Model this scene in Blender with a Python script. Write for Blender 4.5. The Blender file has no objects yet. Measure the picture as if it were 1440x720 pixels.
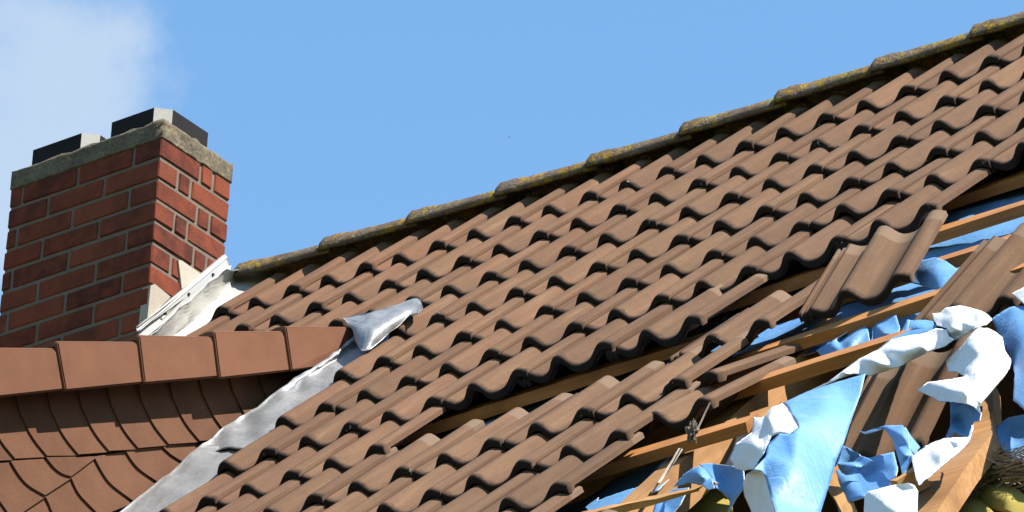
import bpy, bmesh, math, random
from mathutils import Vector, Matrix, noise

# ------------------------------------------------------------------ camera
S = bpy.context.scene
COL = S.collection
yaw, pit, roll = 0.6691778, 0.5004229, math.radians(-3)
CAM_W = Vector((-math.sin(yaw)*math.cos(pit), math.cos(yaw)*math.cos(pit), math.sin(pit)))
_r = Vector((math.cos(yaw), math.sin(yaw), 0)); _d = -_r.cross(CAM_W)
CAM_R = _r*math.cos(roll) + _d*math.sin(roll); CAM_D = _d*math.cos(roll) - _r*math.sin(roll)
cam = bpy.data.cameras.new('camera'); cam.sensor_width = 36; cam.lens = 36*8445.6/1440; cam.clip_end = 20000; cam.clip_start = .5
co = bpy.data.objects.new('camera', cam); COL.objects.link(co)
m = Matrix.Identity(4)
for r in range(3):
    m[r][0] = CAM_R[r]; m[r][1] = -CAM_D[r]; m[r][2] = -CAM_W[r]
m[2][3] = 1.6
co.matrix_world = m
S.camera = co

# ------------------------------------------------------------------ light
SUN = Vector((.60, .05, .80)).normalized()
el = math.asin(SUN.z); az = math.atan2(SUN.x, SUN.y)
w = bpy.data.worlds.new('World'); S.world = w; w.use_nodes = True
nt = w.node_tree; nt.nodes.clear()
def N_(t, ty, **kw):
    n = t.nodes.new(ty)
    for k, v in kw.items():
        if k in n.inputs: n.inputs[k].default_value = v
        else: setattr(n, k, v)
    return n
sky = N_(nt, 'ShaderNodeTexSky', sky_type='NISHITA', sun_disc=False, sun_elevation=el, sun_rotation=az, altitude=100, air_density=1.75, dust_density=0.0, ozone_density=9.0)
tc = N_(nt, 'ShaderNodeTexCoord')
n1 = N_(nt, 'ShaderNodeTexNoise', Scale=22.0, Detail=8.0, Roughness=.56, Distortion=.6)
nt.links.new(tc.outputs['Generated'], n1.inputs['Vector'])
# cloud bank: everything to the west of a line through the sky just left of the chimney
cv = (CAM_W*8445.6 + CAM_R*(25-720) + CAM_D*(175-360)).normalized()
dt = N_(nt, 'ShaderNodeVectorMath', operation='DOT_PRODUCT'); nt.links.new(tc.outputs['Generated'], dt.inputs[0]); dt.inputs[1].default_value = cv
mr = N_(nt, 'ShaderNodeMapRange'); mr.inputs['From Min'].default_value = math.cos(.036); mr.inputs['From Max'].default_value = math.cos(.010); mr.interpolation_type = 'SMOOTHSTEP'
nt.links.new(dt.outputs['Value'], mr.inputs['Value'])
ad = N_(nt, 'ShaderNodeMath', operation='MULTIPLY_ADD'); nt.links.new(mr.outputs[0], ad.inputs[0]); ad.inputs[1].default_value = .40; nt.links.new(n1.outputs[0], ad.inputs[2])
cr = N_(nt, 'ShaderNodeMapRange'); cr.inputs['From Min'].default_value = .60; cr.inputs['From Max'].default_value = .90; cr.interpolation_type = 'SMOOTHSTEP'; cr.inputs['To Max'].default_value = .68
nt.links.new(ad.outputs[0], cr.inputs['Value'])
mx = N_(nt, 'ShaderNodeMix', data_type='RGBA'); mx.inputs['B'].default_value = (3.3, 3.8, 4.4, 1)
SKYGAIN = N_(nt, 'ShaderNodeMix', data_type='RGBA', blend_type='MULTIPLY'); SKYGAIN.inputs['Factor'].default_value = 1; SKYGAIN.inputs['B'].default_value = (.96, 1.03, 1.02, 1)
nt.links.new(sky.outputs[0], SKYGAIN.inputs['A'])
nt.links.new(cr.outputs[0], mx.inputs['Factor']); nt.links.new(SKYGAIN.outputs['Result'], mx.inputs['A'])
bg = N_(nt, 'ShaderNodeBackground', Strength=.08); nt.links.new(mx.outputs['Result'], bg.inputs[0])
wo = N_(nt, 'ShaderNodeOutputWorld'); nt.links.new(bg.outputs[0], wo.inputs[0])
sl = bpy.data.lights.new('sun', 'SUN'); sl.energy = 5.0; sl.angle = math.radians(.5); sl.color = (1, .94, .85)
so = bpy.data.objects.new('sun', sl); COL.objects.link(so); so.rotation_euler = SUN.to_track_quat('Z', 'Y').to_euler(); so.location = (0, 0, 30)
vs = S.view_settings; vs.view_transform = 'Standard'; vs.look = 'None'; vs.gamma = 1; vs.exposure = 1.38
S.cycles.max_bounces = 6

# ------------------------------------------------------------------ frames
TH = 0.8132800529; O = Vector((-11.52952857, 13.08804184, 10.85696050))
U = Vector((1, 0, 0)); V = Vector((0, -math.cos(TH), -math.sin(TH))); N = Vector((0, -math.sin(TH), math.cos(TH)))
G = 0.35272; CW = .30
def sag(u):
    i = min(max(u/CW, -2), 13.5); return .00067*(i-5)**2
def P(u, v, n=0., s=True):
    p = O + u*U + v*V + n*N
    if s: p.z += sag(u)
    return p
def PR(q): return O + q[0]*U + q[1]*V + q[2]*N          # roof coordinates without the sag

# ------------------------------------------------------------------ materials
def mat(name, rough=.85, spec=.3):
    m = bpy.data.materials.new(name); m.use_nodes = True; t = m.node_tree; b = t.nodes['Principled BSDF']
    b.inputs['Roughness'].default_value = rough; b.inputs['Specular IOR Level'].default_value = spec
    return m, t, b
def ramp(t, fac, stops, interp='LINEAR'):
    r = t.nodes.new('ShaderNodeValToRGB'); r.color_ramp.interpolation = interp
    e = r.color_ramp.elements
    while len(e) < len(stops): e.new(.5)
    for k, (p, c) in zip(e, stops): k.position = p; k.color = c if len(c) == 4 else (*c, 1)
    t.links.new(fac, r.inputs[0]); return r.outputs[0]
def noise_(t, vec, scale, detail=4, rough=.55, dist=0):
    n = N_(t, 'ShaderNodeTexNoise', Scale=scale, Detail=detail, Roughness=rough, Distortion=dist)
    if vec is not None: t.links.new(vec, n.inputs['Vector'])
    return n.outputs[0]
def mixc(t, fac, a, b, mode='MIX'):
    n = N_(t, 'ShaderNodeMix', data_type='RGBA', blend_type=mode)
    for k, v in (('Factor', fac), ('A', a), ('B', b)):
        i = n.inputs[k]
        if hasattr(v, 'links'): t.links.new(v, i)
        elif k == 'Factor': i.default_value = v
        else: i.default_value = v if len(v) == 4 else (*v, 1)
    return n.outputs['Result']
def math_(t, op, a, b=0., c=0.):
    n = N_(t, 'ShaderNodeMath', operation=op)
    for i, v in enumerate((a, b, c)):
        if hasattr(v, 'links'): t.links.new(v, n.inputs[i])
        else: n.inputs[i].default_value = v
    return n.outputs[0]
def bump(t, b, h, strength=.3, dist=.003):
    n = N_(t, 'ShaderNodeBump', Strength=strength, Distance=dist); t.links.new(h, n.inputs['Height']); t.links.new(n.outputs[0], b.inputs['Normal'])
def geo(t): return t.nodes.new('ShaderNodeNewGeometry').outputs['Position']
def objc(t): return t.nodes.new('ShaderNodeTexCoord').outputs['Object']
def rnd(t): return t.nodes.new('ShaderNodeObjectInfo').outputs['Random']

def make_tile_mat():
    m, t, b = mat('concrete_tile', .9, .08)
    p = geo(t); o = objc(t); sep = N_(t, 'ShaderNodeSeparateXYZ'); t.links.new(o, sep.inputs[0]); y = sep.outputs['Y']
    wp = N_(t, 'ShaderNodeSeparateXYZ'); t.links.new(p, wp.inputs[0])
    mr = N_(t, 'ShaderNodeMapRange'); t.links.new(wp.outputs['X'], mr.inputs['Value']); mr.inputs['From Min'].default_value = -11.5; mr.inputs['From Max'].default_value = -8.6
    base = mixc(t, mr.outputs[0], (.174, .084, .050), (.143, .085, .055))      # the right-hand part of this roof is weathered browner
    big = noise_(t, p, 3.2, 5, .6); fine = noise_(t, p, 160, 3, .6); mid = noise_(t, p, 24, 5, .65)
    c = mixc(t, ramp(t, big, [(.35, (0, 0, 0)), (.7, (1, 1, 1))]), base, (.150, .094, .057))
    c = mixc(t, ramp(t, mid, [(.5, (0, 0, 0)), (.75, (.5, .5, .5))]), c, (.10, .060, .039))
    c = mixc(t, .2, c, ramp(t, fine, [(.3, (.065, .041, .027)), (.7, (.19, .118, .077))]))
    c = mixc(t, 1, c, ramp(t, rnd(t), [(0, (.84, .82, .80)), (.5, (1, .98, .95)), (1, (1.14, 1.09, 1.04))]), 'MULTIPLY')
    mp = N_(t, 'ShaderNodeMapping'); t.links.new(o, mp.inputs[0]); mp.inputs['Scale'].default_value = (34, 2.2, 34)
    ofs = N_(t, 'ShaderNodeVectorMath', operation='ADD'); t.links.new(mp.outputs[0], ofs.inputs[0]); cx = N_(t, 'ShaderNodeCombineXYZ'); t.links.new(math_(t, 'MULTIPLY', rnd(t), 40), cx.inputs[0]); t.links.new(math_(t, 'MULTIPLY', rnd(t), 17), cx.inputs[1]); t.links.new(cx.outputs[0], ofs.inputs[1])
    stk = noise_(t, ofs.outputs[0], 1.0, 5, .65)
    c = mixc(t, ramp(t, stk, [(.42, (0, 0, 0)), (.7, (.65, .65, .65))]), c, (.085, .052, .035))
    c = mixc(t, ramp(t, stk, [(.28, (.45, .45, .45)), (.42, (0, 0, 0))]), c, (.21, .145, .095))
    # the strip that was lapped by the course above has kept its paler, clean face
    lap = N_(t, 'ShaderNodeMapRange'); t.links.new(math_(t, 'ADD', y, math_(t, 'MULTIPLY', mid, .02)), lap.inputs['Value']); lap.inputs['From Min'].default_value = .366; lap.inputs['From Max'].default_value = .374
    c = mixc(t, lap.outputs[0], c, (.175, .118, .080))
    # dirt and lichen on the nose
    nose = N_(t, 'ShaderNodeMapRange'); t.links.new(y, nose.inputs['Value']); nose.inputs['From Min'].default_value = .045; nose.inputs['From Max'].default_value = 0.0
    dirt = math_(t, 'MULTIPLY', nose.outputs[0], noise_(t, p, 40, 4, .7))
    c = mixc(t, ramp(t, dirt, [(.22, (0, 0, 0)), (.5, (.9, .9, .9))]), c, (.028, .021, .018))
    gx = math_(t, 'ABSOLUTE', math_(t, 'ADD', sep.outputs['X'], .2955)); gm = N_(t, 'ShaderNodeMapRange'); t.links.new(math_(t, 'ADD', gx, math_(t, 'MULTIPLY', mid, .0025)), gm.inputs['Value']); gm.inputs['From Min'].default_value = .0065; gm.inputs['From Max'].default_value = .0035; gm.inputs['To Max'].default_value = .75
    c = mixc(t, gm.outputs[0], c, (.045, .022, .015))        # silt in the interlock groove
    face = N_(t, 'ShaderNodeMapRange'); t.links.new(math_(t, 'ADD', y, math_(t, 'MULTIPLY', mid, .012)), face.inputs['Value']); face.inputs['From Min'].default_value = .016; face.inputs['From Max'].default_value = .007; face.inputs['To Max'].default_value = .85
    c = mixc(t, face.outputs[0], c, (.020, .015, .014))      # algae crust on the drip edge, blackened further to paint in its shade
    lic = math_(t, 'MULTIPLY', nose.outputs[0], ramp(t, noise_(t, p, 62, 3, .6), [(.62, (0, 0, 0)), (.68, (1, 1, 1))]))
    lic = math_(t, 'MULTIPLY', lic, ramp(t, noise_(t, p, 7.5, 2), [(.60, (0, 0, 0)), (.66, (.8, .8, .8))]))
    c = mixc(t, lic, c, (.34, .32, .25))
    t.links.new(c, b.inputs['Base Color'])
    bump(t, b, math_(t, 'ADD', math_(t, 'MULTIPLY', fine, .3), mid), .3, .003)
    return m
TILE = make_tile_mat()

def make_simple(name, col, col2, rough=.8, spec=.3, s1=6, s2=120, bs=.25, bd=.002, metal=0, randv=.1):
    m, t, b = mat(name, rough, spec); p = geo(t)
    a = noise_(t, p, s1, 5, .6); f = noise_(t, p, s2, 3, .6)
    c = mixc(t, ramp(t, a, [(.35, (0, 0, 0)), (.68, (1, 1, 1))]), col, col2)
    c = mixc(t, .25, c, ramp(t, f, [(.3, tuple(x*.6 for x in col)), (.7, tuple(min(1, x*1.3) for x in col2))]))
    c = mixc(t, 1, c, ramp(t, rnd(t), [(0, (1-randv,)*3), (1, (1+randv,)*3)]), 'MULTIPLY')
    t.links.new(c, b.inputs['Base Color']); b.inputs['Metallic'].default_value = metal
    bump(t, b, math_(t, 'ADD', a, math_(t, 'MULTIPLY', f, .4)), bs, bd)
    return m
SLATE = make_simple('fibre_slate', (.142, .066, .038), (.185, .088, .050), .85, .1, 7, 200, .15, .001, randv=.09)
VERGE = make_simple('verge_tile', (.198, .089, .051), (.162, .072, .042), .85, .1, 8, 220, .22, .0012, randv=.07)
BRICK_TINTS = []
def make_brick():
    m, t, b = mat('brick', .95, .05); p = geo(t); r = rnd(t)
    a = noise_(t, p, 22, 5, .65); f = noise_(t, p, 150, 3, .7)
    base = ramp(t, r, [(0, (.095, .028, .020)), (.3, (.17, .046, .028)), (.6, (.22, .066, .038)), (.85, (.14, .040, .027)), (1, (.075, .027, .022))])
    c = mixc(t, ramp(t, a, [(.4, (0, 0, 0)), (.75, (.7, .7, .7))]), base, (.27, .070, .035))
    c = mixc(t, ramp(t, f, [(.55, (0, 0, 0)), (.8, (.8, .8, .8))]), c, (.07, .025, .02))
    s = noise_(t, p, 4, 4, .6); c = mixc(t, ramp(t, s, [(.48, (0, 0, 0)), (.75, (.75, .75, .75))]), c, (.04, .024, .02))
    t.links.new(c, b.inputs['Base Color']); bump(t, b, math_(t, 'ADD', a, f), .5, .004); return m
BRICK = make_brick()
MORTAR = make_simple('mortar', (.145, .120, .095), (.20, .165, .13), .95, .1, 14, 120, .6, .005)
PLASTER = make_simple('pale_mortar', (.42, .37, .30), (.36, .31, .25), .9, .15, 12, 90, .5, .004)
def make_crown():
    m, t, b = mat('crown_concrete', .95, .1); p = geo(t)
    a = noise_(t, p, 10, 6, .65); f = noise_(t, p, 75, 4, .7); l = noise_(t, p, 38, 4, .7)
    c = mixc(t, ramp(t, a, [(.35, (0, 0, 0)), (.65, (1, 1, 1))]), (.125, .100, .075), (.21, .175, .125))
    c = mixc(t, ramp(t, l, [(.54, (0, 0, 0)), (.66, (.8, .8, .8))]), c, (.30, .25, .13))
    c = mixc(t, ramp(t, f, [(.5, (0, 0, 0)), (.72, (.8, .8, .8))]), c, (.045, .04, .032))
    t.links.new(c, b.inputs['Base Color']); bump(t, b, math_(t, 'ADD', a, f), .7, .008); return m
CROWN = make_crown()
def make_ridge():
    m, t, b = mat('lichen_ridge', .95, .1); p = geo(t)
    a = noise_(t, p, 12, 5, .65); f = noise_(t, p, 110, 4, .7)
    c = mixc(t, ramp(t, a, [(.35, (0, 0, 0)), (.65, (1, 1, 1))]), (.14, .10, .07), (.21, .16, .12))
    y = math_(t, 'ADD', noise_(t, p, 30, 5, .7), math_(t, 'MULTIPLY', noise_(t, p, 5, 2), .35))
    c = mixc(t, ramp(t, y, [(.69, (0, 0, 0)), (.75, (1, 1, 1))]), c, ramp(t, noise_(t, p, 8, 2), [(.40, (.33, .25, .035)), (.6, (.37, .19, .025)), (.7, (.33, .28, .07))]))
    w_ = noise_(t, N_(t, 'ShaderNodeVectorMath', operation='ADD').outputs[0], 1) if False else noise_(t, p, 48, 4, .7, .4)
    c = mixc(t, ramp(t, w_, [(.58, (0, 0, 0)), (.66, (.9, .9, .9))]), c, (.31, .29, .23))
    c = mixc(t, ramp(t, f, [(.52, (0, 0, 0)), (.72, (.8, .8, .8))]), c, (.04, .033, .027))
    t.links.new(c, b.inputs['Base Color']); bump(t, b, math_(t, 'ADD', a, f), .9, .01); return m
RIDGE = make_ridge()
LEAD = make_simple('lead_sheet', (.40, .41, .42), (.52, .52, .52), .45, .5, 9, 60, .5, .006, metal=.35, randv=.02)
ALU = make_simple('pale_aluminium', (.56, .55, .51), (.48, .47, .44), .42, .5, 8, 90, .25, .002, metal=.25, randv=.03)
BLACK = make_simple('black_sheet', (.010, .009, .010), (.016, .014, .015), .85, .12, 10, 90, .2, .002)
LIT_CHAMFER = make_simple('sunlit_chamfer', (.46, .44, .40), (.42, .40, .36), .6, .4, 10, 90, .2, .002)
DARK = make_simple('near_black', (.03, .024, .02), (.05, .04, .033), .95, .1, 20, 120, .8, .01)  # near-black fill, paints shade into the attic and under the ridge caps
def make_wood(name, c1, c2, c3, axis=0):
    m, t, b = mat(name, .7, .3); o = objc(t)
    mp = N_(t, 'ShaderNodeMapping'); t.links.new(o, mp.inputs[0]); sc = [55, 55, 55]; sc[axis] = 2.2; mp.inputs['Scale'].default_value = sc
    g = noise_(t, mp.outputs[0], 1.0, 5, .6, .6); k = noise_(t, o, 5, 3)
    c = mixc(t, ramp(t, g, [(.35, (0, 0, 0)), (.68, (1, 1, 1))]), c1, c2)
    c = mixc(t, ramp(t, k, [(.45, (0, 0, 0)), (.75, (.7, .7, .7))]), c, c3)
    t.links.new(c, b.inputs['Base Color']); bump(t, b, g, .4, .003); return m
BATTEN = make_wood('batten_wood', (.31, .125, .033), (.39, .175, .055), (.16, .065, .024))
RAFTER = make_wood('rafter_wood', (.29, .145, .05), (.40, .215, .085), (.17, .078, .03), 0)
SPLINT = make_wood('split_wood', (.46, .25, .085), (.38, .165, .045), (.50, .31, .125))
def make_membrane(name, c1, c2, trans=.15):
    m, t, b = mat(name, .55, .35); p = geo(t)
    a = noise_(t, p, 5, 5, .6); f = noise_(t, p, 60, 4, .7, .4); g = noise_(t, p, 17, 4, .65, .3)
    c = mixc(t, ramp(t, a, [(.35, (0, 0, 0)), (.68, (1, 1, 1))]), c1, c2)
    c = mixc(t, ramp(t, g, [(.58, (0, 0, 0)), (.75, (.3, .3, .3))]), c, (.35, .36, .36))
    c = mixc(t, ramp(t, noise_(t, p, 9, 6, .7), [(.55, (0, 0, 0)), (.8, (.35, .35, .35))]), c, tuple(x*.45 for x in c1))
    t.links.new(c, b.inputs['Base Color'])
    mp = N_(t, 'ShaderNodeMapping'); t.links.new(p, mp.inputs[0]); mp.inputs['Rotation'].default_value = (.5, .3, .7); mp.inputs['Scale'].default_value = (7, 34, 7)
    cre = math_(t, 'ABSOLUTE', math_(t, 'SUBTRACT', noise_(t, mp.outputs[0], 1.0, 3, .5, .8), .5))
    bump(t, b, math_(t, 'ADD', math_(t, 'MULTIPLY', cre, 1.1), math_(t, 'ADD', math_(t, 'MULTIPLY', g, .8), math_(t, 'MULTIPLY', f, .4))), .5, .008)
    return m
BLUE = make_membrane('blue_membrane', (.085, .235, .48), (.13, .29, .53))
WHITE = make_membrane('white_fleece', (.66, .66, .66), (.58, .58, .59))
WOOL = make_simple('mineral_wool', (.27, .215, .045), (.21, .17, .035), .8, .25, 7, 150, .2, .003)
TWIG = make_simple('twig', (.22, .175, .135), (.32, .265, .21), .95, .1, 20, 150, .6, .004, randv=.2)
WALL = make_simple('render_wall', (.62, .58, .50), (.58, .54, .47), .9, .1, 2, 60, .3, .004)
def make_ground():
    m, t, b = mat('grass_ground', .95, .1); p = geo(t)
    c = mixc(t, ramp(t, noise_(t, p, .15, 6), [(.4, (0, 0, 0)), (.6, (1, 1, 1))]), (.05, .085, .025), (.10, .095, .045))
    c = mixc(t, .4, c, ramp(t, noise_(t, p, 9, 5), [(.3, (.03, .05, .015)), (.7, (.12, .14, .05))]))
    t.links.new(c, b.inputs['Base Color']); return m
GROUND = make_ground()

def tone(m, k):
    t = m.node_tree; b = t.nodes['Principled BSDF'].inputs['Base Color']; src = b.links[0].from_socket
    t.links.new(mixc(t, 1, src, (k, k, k), 'MULTIPLY'), b)
for m_, k_ in ((TILE, .80), (SLATE, .60), (VERGE, .69), (BRICK, .74), (MORTAR, .66), (PLASTER, .8), (CROWN, .66), (RIDGE, .74), (RAFTER, .85), (SPLINT, .85), (BLUE, .85), (LEAD, .5), (ALU, .72), (LIT_CHAMFER, .7)): tone(m_, k_)
# ------------------------------------------------------------------ helpers
def link(name, me, m, parent=None, mw=None):
    o = bpy.data.objects.new(name, me); COL.objects.link(o)
    if m is not None and len(me.materials) == 0: me.materials.append(m)
    if parent is not None: o.parent = parent
    if mw is not None: o.matrix_world = mw
    elif parent is not None: o.matrix_world = Matrix.Identity(4)
    return o
def pyd(name, vs, fs, m=None, parent=None, smooth=False, mw=None, mats=None, fm=None):
    me = bpy.data.meshes.new(name); me.from_pydata([tuple(v) for v in vs], [], fs)
    bm = bmesh.new(); bm.from_mesh(me); bmesh.ops.recalc_face_normals(bm, faces=bm.faces) if fm is None else None; bm.to_mesh(me); bm.free()
    if mats:
        for q in mats: me.materials.append(q)
    if fm:
        for p, k in zip(me.polygons, fm): p.material_index = k
    if smooth:
        for p in me.polygons: p.use_smooth = True
    me.update()
    return link(name, me, m, parent, mw)
def empty(name, loc, parent=None):
    o = bpy.data.objects.new(name, None); COL.objects.link(o); o.location = loc; o.empty_display_size = .2
    if parent is not None: o.parent = parent; o.matrix_world = Matrix.Translation(loc)
    return o
bpy.context.view_layer.update()
def tag(o, label=None, cat=None, group=None, kind=None):
    for k, v in (('label', label), ('category', cat), ('group', group), ('kind', kind)):
        if v: o[k] = v
    return o
def frame(x, y, z, o):
    mm = Matrix.Identity(4)
    for r in range(3): mm[r][0] = x[r]; mm[r][1] = y[r]; mm[r][2] = z[r]; mm[r][3] = o[r]
    return mm
def box_vf(x0, x1, y0, y1, z0, z1):
    v = [(x, y, z) for z in (z0, z1) for y in (y0, y1) for x in (x0, x1)]
    return v, [(0, 2, 3, 1), (4, 5, 7, 6), (0, 1, 5, 4), (2, 6, 7, 3), (0, 4, 6, 2), (1, 3, 7, 5)]
def bevbox(name, x0, x1, y0, y1, z0, z1, m, parent=None, bev=.004, mw=None, seg=1, jit=0, rng=None):
    v, f = box_vf(x0, x1, y0, y1, z0, z1)
    bm = bmesh.new(); vv = [bm.verts.new(q) for q in v]; [bm.faces.new([vv[i] for i in q]) for q in f]
    if bev: bmesh.ops.bevel(bm, geom=bm.edges[:], offset=bev, segments=seg, affect='EDGES')
    if jit:
        for q in bm.verts: q.co += Vector([rng.uniform(-jit, jit) for _ in range(3)])
    me = bpy.data.meshes.new(name); bm.to_mesh(me); bm.free()
    return link(name, me, m, parent, mw)
def beam(name, a, b, up, w, h, m, parent=None, bev=.002, bend=0, seg=1, rng=None, taper=1.0, rough_end=0):
    """timber from a to b, section w (sideways) x h (along up, below the a-b line)"""
    a, b = Vector(a), Vector(b); x = (b-a); L = x.length; x.normalize(); z = (up - up.dot(x)*x).normalized(); y = z.cross(x)
    vs, fs = [], []
    n = max(seg, 1)
    for k in range(n+1):
        t = k/n; s = 1 + (taper-1)*t; bz = bend*math.sin(math.pi*t)
        for (yy, zz) in ((-w/2, -h), (w/2, -h), (w/2, 0), (-w/2, 0)):
            ex = 0
            if rough_end and rng and k == n: ex = rng.uniform(-rough_end, rough_end*.3)
            jy = rng.uniform(-.002, .002) if rng else 0
            vs.append((t*L+ex, yy*s+jy, (zz*s)+bz+jy))
    for k in range(n):
        for q in range(4): fs.append((k*4+q, k*4+(q+1) % 4, k*4+4+(q+1) % 4, k*4+4+q))
    fs += [(3, 2, 1, 0), tuple(n*4+q for q in range(4))]
    return pyd(name, vs, fs, m, parent, mw=frame(x, y, z, a))
def crom(pts, n):
    """Catmull-Rom through a list of tuples, n samples per span"""
    out = []
    for i in range(len(pts)-1):
        p0, p1, p2, p3 = pts[max(i-1, 0)], pts[i], pts[i+1], pts[min(i+2, len(pts)-1)]
        for k in range(n):
            t = k/n
            out.append(tuple(.5*((2*b)+(-a+c)*t+(2*a-5*b+4*c-d)*t*t+(-a+3*b-3*c+d)*t**3) for a, b, c, d in zip(p0, p1, p2, p3)))
    out.append(tuple(pts[-1])); return out

# ------------------------------------------------------------------ ground
g = pyd('ground', [(-4000, -4000, 0), (4000, -4000, 0), (4000, 4000, 0), (-4000, 4000, 0)], [(0, 1, 2, 3)], GROUND); tag(g, kind='structure')

# ------------------------------------------------------------------ house
VR = -.47                                                   # ridge line on the roof plane
rx = P(2, VR, -.1, False)
house = empty('house', (rx.x, rx.y, 0)); tag(house, 'house with storm-torn brown tiled roof, brick chimney and slate-clad dormer', 'house')
bpy.context.view_layer.update()
roof = empty('roof', tuple(rx), house); tag(roof, 'brown pantile roof with tiles torn off its lower right')
bpy.context.view_layer.update()
VE = 6.6                                                    # eaves
ea = P(0, VE, -.3, False)
X0, X1 = O.x-3.2, O.x+8.4
yb = 2*rx.y - ea.y                                          # rear eaves
v, f = box_vf(X0+.2, X1-.2, ea.y+.35, yb-.35, -.2, ea.z-.05)
pyd('wall', v, f, WALL, house)
v, f = box_vf(X0+.3, X1-.5, ea.y+.45, yb-.45, ea.z-.045, ea.z-.02)
pyd('attic_floor', v, f, DARK, house)  # floor coloured near-black so the attic's shade is painted in
for xx in (X0+.2, X1-.45):                                  # gable walls
    vs = [(xx+d, y, z) for d in (0, .25) for (y, z) in ((ea.y+.35, ea.z-.047), (yb-.35, ea.z-.047), (rx.y, rx.z-.25))]
    pyd('gable_wall', vs, [(0, 1, 2), (5, 4, 3), (0, 3, 4, 1), (1, 4, 5, 2), (2, 5, 3, 0)], WALL, house)
apex = P(0, VR, -.02, False)
bd = Vector((0, math.cos(TH), -math.sin(TH))); bn = Vector((0, math.sin(TH), math.cos(TH)))
A0 = Vector((0, apex.y, apex.z-.03))
vs = []
for n_ in (0, -.14):
    for xx in (X0, X1):
        for L in (0.03, (yb-apex.y)/math.cos(TH)):
            vs.append(Vector((xx, 0, 0)) + A0 + bd*L + bn*n_)
pyd('rear_slope', vs, [(0, 1, 3, 2), (4, 6, 7, 5), (0, 4, 5, 1), (2, 3, 7, 6), (0, 2, 6, 4), (1, 5, 7, 3)], TILE, roof)

# -- tile mesh
PROF = [(0, -.004), (.0040, -.0095), (.010, -.0125), (.021, -.0200), (.033, -.0265), (.046, -.0295), (.059, -.0285), (.070, -.0225), (.080, -.0115), (.089, .0005), (.098, .0085), (.107, .0120), (.115, .0120), (.124, .0090), (.133, .0010), (.142, -.0105), (.151, -.0210), (.162, -.0275), (.176, -.0300), (.192, -.0295), (.206, -.0260),
        (.219, -.0190), (.231, -.0090), (.242, .0010), (.252, .0085), (.262, .0125), (.271, .0133), (.280, .0112), (.288, .0075), (.295, .0038), (.300, .0008)]
def prof_left():
    return [(-.335, -.019), (-.3335, -.0165), (-.3275, -.0165), (-.326, -.024), (-.319, -.025), (-.3175, -.018), (-.3105, -.018), (-.309, -.025), (-.2985, -.024), (-.2965, -.0095)]
def tile_profile(cut=None):
    pr = prof_left() + [(x-.30, z) for x, z in PROF[1:]]
    if cut is not None:
        pr = [(x, z) for x, z in pr if x > cut]; 
    return pr
def tile_mesh(name, L=.42, cut=None):
    pr = tile_profile(cut); n = len(pr)
    rng = random.Random(7)
    ys = [(0.0, -.0085, 0), (.0016, -.0048, 0), (.0045, -.0021, 0), (.009, -.0006, 0), (.018, 0, 0), (.2, 0, 0), (L, 0, 0)]
    vs = []
    for (y, dz, _) in ys:
        for (x, z) in pr: vs.append((x, y, z+dz))
    # underside: nose lip then back
    low = [(0.0, -.0225), (.004, -.0245), (.028, -.0245), (.038, -.0135), (L, -.0135)]
    for (y, dz) in low:
        for (x, z) in pr: vs.append((x, y, z+dz))
    fs = []
    R = len(ys)+len(low)
    order = list(range(len(ys)))[::-1] + list(range(len(ys), R))          # back-top .. front-top, front-low .. back-low
    for a, b in zip(order, order[1:]):
        for i in range(n-1): fs.append((a*n+i, a*n+i+1, b*n+i+1, b*n+i))
    a, b = order[-1], order[0]
    for i in range(n-1): fs.append((a*n+i, a*n+i+1, b*n+i+1, b*n+i))
    fs.append(tuple(k*n for k in order)); fs.append(tuple(k*n+n-1 for k in order[::-1]))
    me = bpy.data.meshes.new(name); me.from_pydata(vs, [], fs)
    bm = bmesh.new(); bm.from_mesh(me); bmesh.ops.recalc_face_normals(bm, faces=bm.faces)
    for e in bm.edges: e.smooth = e.calc_face_angle(0) < math.radians(38)
    for q in bm.faces: q.smooth = True
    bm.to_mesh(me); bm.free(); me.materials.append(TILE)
    return me
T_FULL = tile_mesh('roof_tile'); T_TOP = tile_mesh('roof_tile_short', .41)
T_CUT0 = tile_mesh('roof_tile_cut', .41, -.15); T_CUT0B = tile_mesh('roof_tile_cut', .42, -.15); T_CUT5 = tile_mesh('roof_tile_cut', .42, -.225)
TILT = .08
rng = random.Random(11)
def tile_matrix(u, v, n=0., yawr=0., tilt=TILT, roll_=0.):
    up = (-(V + tilt*N)).normalized()
    nn = (N - N.dot(up)*up).normalized()
    side = up.cross(nn).normalized()
    if yawr:
        up, side = up*math.cos(yawr) + side*math.sin(yawr), side*math.cos(yawr) - up*math.sin(yawr)
    if roll_:
        nn, side = nn*math.cos(roll_) + side*math.sin(roll_), side*math.cos(roll_) - nn*math.sin(roll_)
    return frame(side, up, nn, P(u, v, n))
def put_tile(u, v, me=None, **kw):
    o = bpy.data.objects.new('roof_tile', me or T_FULL); COL.objects.link(o); o.parent = roof; o.matrix_world = tile_matrix(u, v, **kw); return o
ROWMAX = {1: 22, 2: 22, 3: 21, 4: 21, 5: 20, 6: 12, 7: 10, 8: 7, 9: 11, 10: 11, 11: 11, 12: 11, 13: 12}
ROWMIN = {1: 0, 2: 0, 3: 1, 4: 5, 5: 5, 6: 5, 7: 5, 8: 5, 9: 5, 10: 5, 11: 6, 12: 7, 13: 8}
SPECIAL = {(9, 7): dict(yawr=math.radians(1.6), dv=.012, du=-.004), (10, 7): dict(yawr=math.radians(2.6), dv=.045, du=.008), (8, 7): dict(yawr=math.radians(.5)),
           (11, 5): dict(dn=.006, tilt=.10), (11, 6): dict(yawr=math.radians(-.8), dv=.006), (12, 6): dict(yawr=math.radians(-1.6), dv=.012, dn=.004),
           (11, 10): dict(yawr=math.radians(1.0)), (11, 9): dict(yawr=math.radians(.8))}
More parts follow.
